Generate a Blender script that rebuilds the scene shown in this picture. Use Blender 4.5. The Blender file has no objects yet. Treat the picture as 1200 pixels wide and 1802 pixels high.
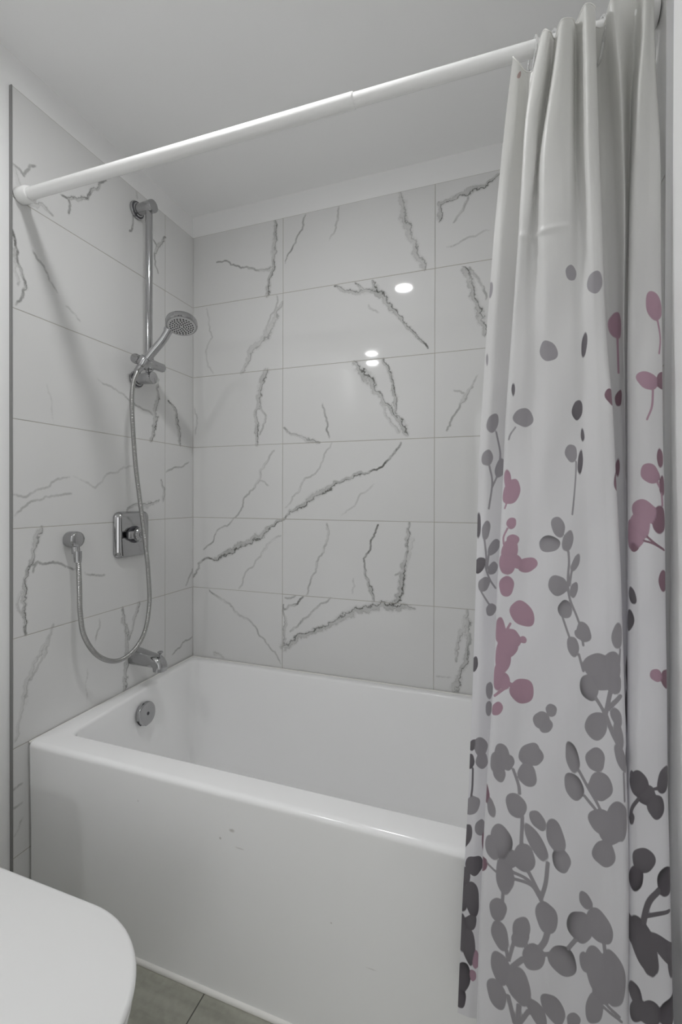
import bpy, bmesh, math, random
import numpy as np
from mathutils import Vector, Matrix

scene = bpy.context.scene
COL = scene.collection
PI = math.pi

# ------------------------------------------------------------------ camera
cam_data = bpy.data.cameras.new('camera')
cam_data.sensor_fit = 'VERTICAL'
cam_data.sensor_height = 36.0
cam_data.lens = 793.654 / 1802.0 * 36.0
cam_data.shift_y = -0.01255
cam_data.clip_start = 0.02
cam = bpy.data.objects.new('camera', cam_data)
COL.objects.link(cam)
yaw, pitch, roll = 0.3374, -0.0049, 0.0025
cf = Vector((-math.sin(yaw)*math.cos(pitch), math.cos(yaw)*math.cos(pitch), math.sin(pitch)))
cr_ = Vector((math.cos(yaw), math.sin(yaw), 0))
cu_ = cr_.cross(cf)
c_right = math.cos(roll)*cr_ + math.sin(roll)*cu_
c_up = -math.sin(roll)*cr_ + math.cos(roll)*cu_
m4 = Matrix(((c_right.x, c_up.x, -cf.x, 1.2735), (c_right.y, c_up.y, -cf.y, -1.6587),
             (c_right.z, c_up.z, -cf.z, 1.2032), (0, 0, 0, 1)))
cam.matrix_world = m4
scene.camera = cam

# ------------------------------------------------------------------ world, exposure, lamp powers
world = bpy.data.worlds.new('world')
scene.world = world
world.use_nodes = True
world.node_tree.nodes['Background'].inputs[0].default_value = (1, 1, 1, 1)
world.node_tree.nodes['Background'].inputs[1].default_value = 0.3
vs = scene.view_settings
vs.view_transform = 'Standard'
vs.look = 'None'
vs.exposure = -0.45
vs.gamma = 1.0
vs.use_curve_mapping = False
scene.cycles.max_bounces = 24
scene.cycles.diffuse_bounces = 20
scene.cycles.glossy_bounces = 8
LAMP_TUB = 430.0        # emission of the ceiling light over the tub front
LAMP_VANITY = 400.0     # emission of the ceiling light further back
CEIL_Z = 2.434
FILL_W = 8.0  # power of the unseen fill light added beyond the right wall
FILL_W2 = 18.0  # power of the unseen fill light added behind the viewer
TILE_TOP = 2.3385
ROOM_X1 = 1.524
ROOM_Y0 = -2.85

fill = bpy.data.lights.new('fill_light', 'AREA')
fill.shape = 'RECTANGLE'; fill.size = 1.3; fill.size_y = 2.2; fill.energy = FILL_W; fill.color = (0.985, 0.99, 1.0)
fill_o = bpy.data.objects.new('fill_light', fill); COL.objects.link(fill_o)
fill_o.location = (2.35, -2.30, 1.25); fill_o.rotation_euler = (PI/2, 0, PI/2)      # added for even fill, shines through the added right-wall doorway, towards -x

fill2 = fill.copy(); fill2.energy = FILL_W2
fill2_o = bpy.data.objects.new('fill_light', fill2); COL.objects.link(fill2_o)
fill2_o.location = (1.65, -3.9, 1.25); fill2_o.rotation_euler = (PI/2, 0, 0.12)   # second added fill, through the added doorway behind the viewer, towards +y

# ------------------------------------------------------------------ material helpers
def nodes_of(m):
    m.use_nodes = True
    nt = m.node_tree
    return nt, nt.nodes, nt.links, nt.nodes['Principled BSDF']

def mat(name, col, rough=0.5, metal=0.0, spec=0.5, bump=0.0, bscale=60.0, vary=0.0, vscale=4.0, coat=0.0):
    m = bpy.data.materials.new(name)
    nt, N, L, b = nodes_of(m)
    b.inputs['Roughness'].default_value = rough
    b.inputs['Metallic'].default_value = metal
    b.inputs['Specular IOR Level'].default_value = spec
    b.inputs['Coat Weight'].default_value = coat
    tc = N.new('ShaderNodeTexCoord')
    nz = N.new('ShaderNodeTexNoise')
    nz.inputs['Scale'].default_value = vscale
    nz.inputs['Detail'].default_value = 4
    L.new(tc.outputs['Object'], nz.inputs['Vector'])
    mx = N.new('ShaderNodeMix'); mx.data_type = 'RGBA'
    mx.inputs[6].default_value = (col[0]*(1-vary), col[1]*(1-vary), col[2]*(1-vary), 1)
    mx.inputs[7].default_value = (min(1, col[0]*(1+vary)), min(1, col[1]*(1+vary)), min(1, col[2]*(1+vary)), 1)
    L.new(nz.outputs['Fac'], mx.inputs[0])
    L.new(mx.outputs[2], b.inputs['Base Color'])
    if bump > 0:
        n2 = N.new('ShaderNodeTexNoise'); n2.inputs['Scale'].default_value = bscale
        n2.inputs['Detail'].default_value = 3
        L.new(tc.outputs['Object'], n2.inputs['Vector'])
        bp = N.new('ShaderNodeBump'); bp.inputs['Strength'].default_value = bump
        bp.inputs['Distance'].default_value = 0.002
        L.new(n2.outputs['Fac'], bp.inputs['Height'])
        L.new(bp.outputs[0], b.inputs['Normal'])
    return m

def math_node(N, L, op, a, b=None, clamp=False):
    n = N.new('ShaderNodeMath'); n.operation = op; n.use_clamp = clamp
    for i, v in enumerate((a, b)):
        if v is None: continue
        if isinstance(v, (int, float)): n.inputs[i].default_value = v
        else: L.new(v, n.inputs[i])
    return n.outputs[0]

M_PAINT = mat('white_wall_paint', (0.862, 0.862, 0.86), 0.5, bump=0.05, bscale=180, spec=0.3)
M_CEIL = mat("ceiling_paint", (0.94, 0.94, 0.94), 0.7, bump=0.05, bscale=150, spec=0.25)
M_ACRYL = mat('white_acrylic', (0.85, 0.85, 0.85), 0.12, spec=0.5, vary=0.01)
M_CERAM = mat('white_ceramic', (0.86, 0.86, 0.86), 0.10, spec=0.5)
M_LID = mat('white_seat_plastic', (0.87, 0.87, 0.865), 0.22, spec=0.5)
M_CHROME = mat('chrome', (0.44, 0.44, 0.445), 0.09, metal=1.0, vary=0.03)
M_CHROME_DARK = mat('chrome_shadow_gap', (0.09, 0.09, 0.10), 0.3, metal=0.6)
M_HOSE = mat('metal_hose', (0.42, 0.42, 0.41), 0.22, metal=1.0, vary=0.05)
M_NOZZLE = mat('dark_rubber', (0.02, 0.02, 0.022), 0.5)
M_FACE = mat('grey_spray_face', (0.62, 0.62, 0.62), 0.35, metal=0.2)
M_ROD = mat('white_enamel_tube', (0.86, 0.86, 0.85), 0.22, spec=0.5)
M_TRIMMETAL = mat('grey_edge_trim', (0.27, 0.27, 0.265), 0.4, metal=0.3)
M_TRIMLIGHT = mat('light_edge_trim', (0.5, 0.5, 0.5), 0.4, metal=0.2)
M_GROUT = mat('grey_grout', (0.42, 0.40, 0.36), 0.9, vary=0.1, vscale=60)
M_CAULK = mat('white_caulk', (0.84, 0.83, 0.80), 0.5)
M_ADDED_CASING = mat('added_casing_paint', (0.80, 0.80, 0.79), 0.4)

def marble_mat():
    m = bpy.data.materials.new('marble_tile')
    nt, N, L, b = nodes_of(m)
    a = N.new('ShaderNodeAttribute'); a.attribute_name = 'vein'
    s = N.new('ShaderNodeAttribute'); s.attribute_name = 'vein_strength'
    tc = N.new('ShaderNodeTexCoord')
    nz = N.new('ShaderNodeTexNoise'); nz.inputs['Scale'].default_value = 38; nz.inputs['Detail'].default_value = 6
    nz.inputs['Roughness'].default_value = 0.62
    L.new(tc.outputs['Object'], nz.inputs['Vector'])
    d = math_node(N, L, 'SUBTRACT', nz.outputs['Fac'], 0.5)
    d = math_node(N, L, 'MULTIPLY', d, 2.6)
    sdn = N.new('ShaderNodeAttribute'); sdn.attribute_name = 'vein_side'
    v = math_node(N, L, 'ADD', sdn.outputs['Fac'], d)
    v = math_node(N, L, 'ADD', math_node(N, L, 'MULTIPLY', v, 0.5), 0.5)
    gate = math_node(N, L, 'MULTIPLY', a.outputs['Fac'], 3.0, True)
    rp = N.new('ShaderNodeValToRGB')
    e = rp.color_ramp.elements
    e[0].position = 0.0; e[0].color = (0, 0, 0, 1)
    e[1].position = 1.0; e[1].color = (.05, .05, .05, 1)
    for pos, c in ((0.16, .14), (0.24, .20), (0.28, .58), (0.33, .36), (0.48, .34), (0.58, .48), (0.63, 1.0), (0.69, 0.92), (0.74, .30), (0.86, .16)):
        q = rp.color_ramp.elements.new(pos); q.color = (c, c, c, 1)
    L.new(v, rp.inputs['Fac'])
    th = N.new('ShaderNodeAttribute'); th.attribute_name = 'vein_thin'
    n3 = N.new('ShaderNodeTexNoise'); n3.inputs['Scale'].default_value = 110; n3.inputs['Detail'].default_value = 4
    L.new(tc.outputs['Object'], n3.inputs['Vector'])
    d3 = math_node(N, L, 'MULTIPLY', math_node(N, L, 'SUBTRACT', n3.outputs['Fac'], 0.5), 1.4)
    ft = math_node(N, L, 'ADD', math_node(N, L, 'MULTIPLY', a.outputs['Fac'], 1.5), d3, True)
    fm = N.new('ShaderNodeMix'); fm.data_type = 'FLOAT'
    L.new(th.outputs['Fac'], fm.inputs[0]); L.new(rp.outputs['Color'], fm.inputs[2]); L.new(ft, fm.inputs[3])
    patch = N.new('ShaderNodeMapRange'); patch.inputs[1].default_value = 0.3; patch.inputs[2].default_value = 0.7
    patch.inputs[3].default_value = 0.55; patch.inputs[4].default_value = 1.35
    n4 = N.new('ShaderNodeTexNoise'); n4.inputs['Scale'].default_value = 16; n4.inputs['Detail'].default_value = 3
    L.new(tc.outputs['Object'], n4.inputs['Vector']); L.new(n4.outputs['Fac'], patch.inputs[0])
    f = math_node(N, L, 'MULTIPLY', fm.outputs[0], gate)
    f = math_node(N, L, 'MULTIPLY', f, patch.outputs[0])
    f = math_node(N, L, 'MULTIPLY', f, s.outputs['Fac'])
    f = math_node(N, L, 'MULTIPLY', f, 1.15, True)
    n2 = N.new('ShaderNodeTexNoise'); n2.inputs['Scale'].default_value = 3.2; n2.inputs['Detail'].default_value = 5
    L.new(tc.outputs['Object'], n2.inputs['Vector'])
    base = N.new('ShaderNodeMix'); base.data_type = 'RGBA'
    base.inputs[6].default_value = (0.665, 0.663, 0.655, 1)
    base.inputs[7].default_value = (0.715, 0.715, 0.71, 1)
    L.new(n2.outputs['Fac'], base.inputs[0])
    mx = N.new('ShaderNodeMix'); mx.data_type = 'RGBA'
    L.new(f, mx.inputs[0]); L.new(base.outputs[2], mx.inputs[6])
    mx.inputs[7].default_value = (0.13, 0.13, 0.12, 1)
    L.new(mx.outputs[2], b.inputs['Base Color'])
    b.inputs['Roughness'].default_value = 0.045
    b.inputs['Specular IOR Level'].default_value = 0.5
    return m
M_MARBLE = marble_mat()

def floor_mat():
    m = bpy.data.materials.new('floor_tile')
    nt, N, L, b = nodes_of(m)
    g = N.new('ShaderNodeNewGeometry')
    sp = N.new('ShaderNodeSeparateXYZ'); L.new(g.outputs['Position'], sp.inputs[0])
    def joint(sock, off, pitch, w):
        t = math_node(N, L, 'SUBTRACT', sock, off)
        t = math_node(N, L, 'DIVIDE', t, pitch)
        t = math_node(N, L, 'FRACT', math_node(N, L, 'ADD', t, 0.5))
        t = math_node(N, L, 'ABSOLUTE', math_node(N, L, 'SUBTRACT', t, 0.5))
        return math_node(N, L, 'LESS_THAN', t, w / pitch)
    j = math_node(N, L, 'MAXIMUM', joint(sp.outputs[0], 0.605, 0.61, 0.0016), joint(sp.outputs[1], -1.05, 0.61, 0.0016))
    mp = N.new('ShaderNodeMapping'); mp.inputs['Scale'].default_value = (1.6, 9.0, 1.0)
    L.new(g.outputs['Position'], mp.inputs[0])
    n1 = N.new('ShaderNodeTexNoise'); n1.inputs['Scale'].default_value = 2.2; n1.inputs['Detail'].default_value = 6
    L.new(mp.outputs[0], n1.inputs['Vector'])
    n2 = N.new('ShaderNodeTexNoise'); n2.inputs['Scale'].default_value = 60; n2.inputs['Detail'].default_value = 6
    L.new(g.outputs['Position'], n2.inputs['Vector'])
    s = math_node(N, L, 'ADD', math_node(N, L, 'MULTIPLY', n1.outputs['Fac'], 0.75), math_node(N, L, 'MULTIPLY', n2.outputs['Fac'], 0.25))
    rp = N.new('ShaderNodeValToRGB')
    rp.color_ramp.elements[0].position = 0.32; rp.color_ramp.elements[0].color = (0.24, 0.24, 0.20, 1)
    rp.color_ramp.elements[1].position = 0.72; rp.color_ramp.elements[1].color = (0.44, 0.44, 0.38, 1)
    L.new(s, rp.inputs[0])
    mx = N.new('ShaderNodeMix'); mx.data_type = 'RGBA'
    L.new(j, mx.inputs[0]); L.new(rp.outputs[0], mx.inputs[6]); mx.inputs[7].default_value = (0.07, 0.07, 0.06, 1)
    L.new(mx.outputs[2], b.inputs['Base Color'])
    b.inputs['Roughness'].default_value = 0.42
    return m
M_FLOOR = floor_mat()

def tub_mat():
    # acrylic with the two small smudges on the apron
    m = bpy.data.materials.new('tub_acrylic')
    nt, N, L, b = nodes_of(m)
    g = N.new('ShaderNodeNewGeometry')
    tn = N.new('ShaderNodeTexNoise'); tn.inputs['Scale'].default_value = 90; tn.inputs['Detail'].default_value = 3
    L.new(g.outputs['Position'], tn.inputs['Vector'])
    tot = None
    for (x, z, sx, sz, k) in ((0.679, 0.413, 0.011, 0.007, .5), (0.647, 0.386, 0.004, 0.004, .5), (0.70, 0.375, 0.016, 0.003, .3), (0.40, 0.42, 0.004, 0.004, .3),
                              (0.93, 0.27, 0.003, 0.003, .4), (1.02, 0.20, 0.016, 0.002, .3)):
        mp = N.new('ShaderNodeVectorMath'); mp.operation = 'SUBTRACT'
        mp.inputs[1].default_value = (x, -0.741, z); L.new(g.outputs['Position'], mp.inputs[0])
        m2 = N.new('ShaderNodeVectorMath'); m2.operation = 'MULTIPLY'
        m2.inputs[1].default_value = (1/sx, 20, 1/sz); L.new(mp.outputs[0], m2.inputs[0])
        ln = N.new('ShaderNodeVectorMath'); ln.operation = 'LENGTH'; L.new(m2.outputs[0], ln.inputs[0])
        f = math_node(N, L, 'SUBTRACT', 1.35, math_node(N, L, 'ADD', ln.outputs['Value'], tn.outputs['Fac']))
        f = math_node(N, L, 'MULTIPLY', f, 2.0, True)
        f = math_node(N, L, 'MULTIPLY', f, k)
        tot = f if tot is None else math_node(N, L, 'MAXIMUM', tot, f)
    mx = N.new('ShaderNodeMix'); mx.data_type = 'RGBA'
    L.new(tot, mx.inputs[0]); mx.inputs[6].default_value = (0.92, 0.92, 0.92, 1); mx.inputs[7].default_value = (0.40, 0.37, 0.33, 1)
    L.new(mx.outputs[2], b.inputs['Base Color'])
    b.inputs['Roughness'].default_value = 0.13
    return m
M_TUB = tub_mat()

def curtain_mat():
    m = bpy.data.materials.new('printed_polyester')
    nt, N, L, b = nodes_of(m)
    a = N.new('ShaderNodeAttribute'); a.attribute_name = 'print_edge'
    c = N.new('ShaderNodeAttribute'); c.attribute_name = 'ink'
    f = math_node(N, L, 'MULTIPLY', a.outputs['Fac'], 1100.0)
    f = math_node(N, L, 'ADD', f, 0.5, True)
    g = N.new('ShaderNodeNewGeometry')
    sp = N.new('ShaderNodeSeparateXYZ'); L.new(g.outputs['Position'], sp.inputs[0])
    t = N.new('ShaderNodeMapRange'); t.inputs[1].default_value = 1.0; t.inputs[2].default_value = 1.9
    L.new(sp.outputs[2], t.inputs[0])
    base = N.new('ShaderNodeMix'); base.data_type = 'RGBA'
    base.inputs[6].default_value = (0.79, 0.783, 0.81, 1); base.inputs[7].default_value = (0.635, 0.633, 0.608, 1)  # upper cloth toned darker and warmer: dimmer light put into its colour
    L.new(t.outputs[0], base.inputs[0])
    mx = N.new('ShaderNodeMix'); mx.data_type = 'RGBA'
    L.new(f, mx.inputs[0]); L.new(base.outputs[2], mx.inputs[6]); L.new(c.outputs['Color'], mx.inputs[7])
    wv = N.new('ShaderNodeTexNoise'); wv.inputs['Scale'].default_value = 14; wv.inputs['Detail'].default_value = 4
    mp = N.new('ShaderNodeMapping'); mp.inputs['Scale'].default_value = (1.6, 1.6, 0.35)
    L.new(g.outputs['Position'], mp.inputs[0]); L.new(mp.outputs[0], wv.inputs['Vector'])
    bp = N.new('ShaderNodeBump'); bp.inputs['Strength'].default_value = 0.35; bp.inputs['Distance'].default_value = 0.006
    L.new(wv.outputs['Fac'], bp.inputs['Height'])
    L.new(bp.outputs[0], b.inputs['Normal'])
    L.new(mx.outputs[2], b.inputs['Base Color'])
    b.inputs['Roughness'].default_value = 0.45
    b.inputs['Sheen Weight'].default_value = 0.15
    tr = N.new('ShaderNodeBsdfTranslucent'); L.new(mx.outputs[2], tr.inputs[0]); L.new(bp.outputs[0], tr.inputs[1])
    ms = N.new('ShaderNodeMixShader'); ms.inputs[0].default_value = 0.22
    L.new(b.outputs[0], ms.inputs[1]); L.new(tr.outputs[0], ms.inputs[2])
    L.new(ms.outputs[0], N['Material Output'].inputs[0])
    return m
M_CURTAIN = curtain_mat()
M_HEM = mat('white_hem_fabric', (0.70, 0.695, 0.67), 0.6)

def plastic_mat():
    m = bpy.data.materials.new('clear_plastic')
    nt, N, L, b = nodes_of(m)
    b.inputs['Base Color'].default_value = (0.95, 0.95, 0.95, 1)
    b.inputs['Transmission Weight'].default_value = 0.75
    b.inputs['Roughness'].default_value = 0.08
    b.inputs['IOR'].default_value = 1.45
    return m
M_CLEAR = plastic_mat()

def lamp_mat(name, strength):
    m = bpy.data.materials.new(name)
    nt, N, L, b = nodes_of(m)
    b.inputs['Base Color'].default_value = (0.9, 0.9, 0.9, 1)
    b.inputs['Emission Color'].default_value = (0.985, 0.99, 1.0, 1)
    b.inputs['Emission Strength'].default_value = strength
    return m

# ------------------------------------------------------------------ object helpers
def link(name, me, mats, parent=None, smooth=False, autos=None):
    o = bpy.data.objects.new(name, me)
    COL.objects.link(o)
    for m in (mats if isinstance(mats, (list, tuple)) else [mats]):
        me.materials.append(m)
    if parent is not None:
        o.parent = parent
        o.matrix_parent_inverse = Matrix.Translation(-Vector(parent.location)) if False else Matrix.Identity(4)
        o.location = -Vector(parent.location) if parent.parent is None else (0, 0, 0)
    if smooth:
        me.polygons.foreach_set('use_smooth', [True]*len(me.polygons))
        if autos:
            bm = bmesh.new(); bm.from_mesh(me)
            for e in bm.edges:
                if len(e.link_faces) == 2 and e.calc_face_angle() > math.radians(autos):
                    e.smooth = False
            bm.to_mesh(me); bm.free()
    return o

def from_bm(name, bm, mats, parent=None, smooth=False, autos=None):
    bmesh.ops.recalc_face_normals(bm, faces=bm.faces)
    me = bpy.data.meshes.new(name)
    bm.to_mesh(me); bm.free()
    return link(name, me, mats, parent, smooth, autos)

def thing(name, label, cat, loc, group=None):
    o = bpy.data.objects.new(name, None)
    o.empty_display_size = 0.05
    COL.objects.link(o)
    o.location = loc
    o['label'] = label; o['category'] = cat
    if group: o['group'] = group
    return o

def struct(o):
    o['kind'] = 'structure'
    return o

def add_box(bm, x0, x1, y0, y1, z0, z1, bevel=0.0, seg=2, mi=0):
    vv = [bm.verts.new((x, y, z)) for z in (z0, z1) for y in (y0, y1) for x in (x0, x1)]
    fs = [bm.faces.new([vv[i] for i in q]) for q in ((0, 2, 3, 1), (4, 5, 7, 6), (0, 1, 5, 4), (2, 6, 7, 3), (0, 4, 6, 2), (1, 3, 7, 5))]
    for f in fs: f.material_index = mi
    if bevel > 0:
        es = list({e for f in fs for e in f.edges})
        r = bmesh.ops.bevel(bm, geom=es, offset=bevel, segments=seg, profile=0.5, affect='EDGES')
        for f in r['faces']: f.material_index = mi
    return fs

def add_loft(bm, rings, cap0=True, cap1=True, closed=True, mi=0):
    rv = [[bm.verts.new(p) for p in r] for r in rings]
    n = len(rv[0])
    for a, b in zip(rv[:-1], rv[1:]):
        for i in range(n if closed else n-1):
            j = (i+1) % n
            f = bm.faces.new((a[i], a[j], b[j], b[i])); f.material_index = mi
    if cap0: bm.faces.new(rv[0]).material_index = mi
    if cap1: bm.faces.new(rv[-1][::-1]).material_index = mi
    return rv

def frame_of(d):
    d = d.normalized()
    a = Vector((0, 0, 1)) if abs(d.z) < 0.9 else Vector((1, 0, 0))
    u = a.cross(d).normalized()
    return u, d.cross(u).normalized()

def add_lathe(bm, origin, axis, prof, n=40, mi=0):
    # prof: (distance along axis, radius)
    o = Vector(origin); d = Vector(axis).normalized(); u, v = frame_of(d)
    rings = []
    for t, r in prof:
        r = max(r, 1e-5)
        rings.append([o + d*t + (u*math.cos(2*PI*i/n) + v*math.sin(2*PI*i/n))*r for i in range(n)])
    return add_loft(bm, rings, mi=mi)

def catmull(pts, n):
    P = [Vector(p) for p in pts]
    Q = [2*P[0]-P[1]] + P + [2*P[-1]-P[-2]]
    out = []
    for i in range(len(P)-1):
        p0, p1, p2, p3 = Q[i:i+4]
        for k in range(n):
            s = k/n
            out.append(0.5*(2*p1 + (p2-p0)*s + (2*p0-5*p1+4*p2-p3)*s*s + (3*p1-p0-3*p2+p3)*s**3))
    out.append(P[-1])
    return out

def add_tube(bm, pts, radii, n=16, mi=0, cap=True):
    P = [Vector(p) for p in pts]
    if isinstance(radii, (int, float)): radii = [radii]*len(P)
    d0 = (P[1]-P[0]).normalized()
    u, v = frame_of(d0)
    rings = []
    prev = d0
    for i, p in enumerate(P):
        d = (P[min(i+1, len(P)-1)] - P[max(i-1, 0)]).normalized()
        q = prev.rotation_difference(d)
        u = q @ u; v = q @ v; prev = d
        rings.append([p + (u*math.cos(2*PI*k/n) + v*math.sin(2*PI*k/n))*radii[i] for k in range(n)])
    return add_loft(bm, rings, cap, cap, mi=mi)

def rrect(x0, x1, y0, y1, r, z, n=8):
    # rounded rectangle ring, counter-clockwise; r may be a tuple of four radii
    if isinstance(r, (int, float)): r = (r,)*4
    out = []
    for (cx, cy, a0, rr) in ((x1-r[0], y1-r[0], 0, r[0]), (x0+r[1], y1-r[1], PI/2, r[1]), (x0+r[2], y0+r[2], PI, r[2]), (x1-r[3], y0+r[3], 1.5*PI, r[3])):
        for i in range(n+1):
            a = a0 + PI/2*i/n
            out.append(Vector((cx+rr*math.cos(a), cy+rr*math.sin(a), z)))
    return out

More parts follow.
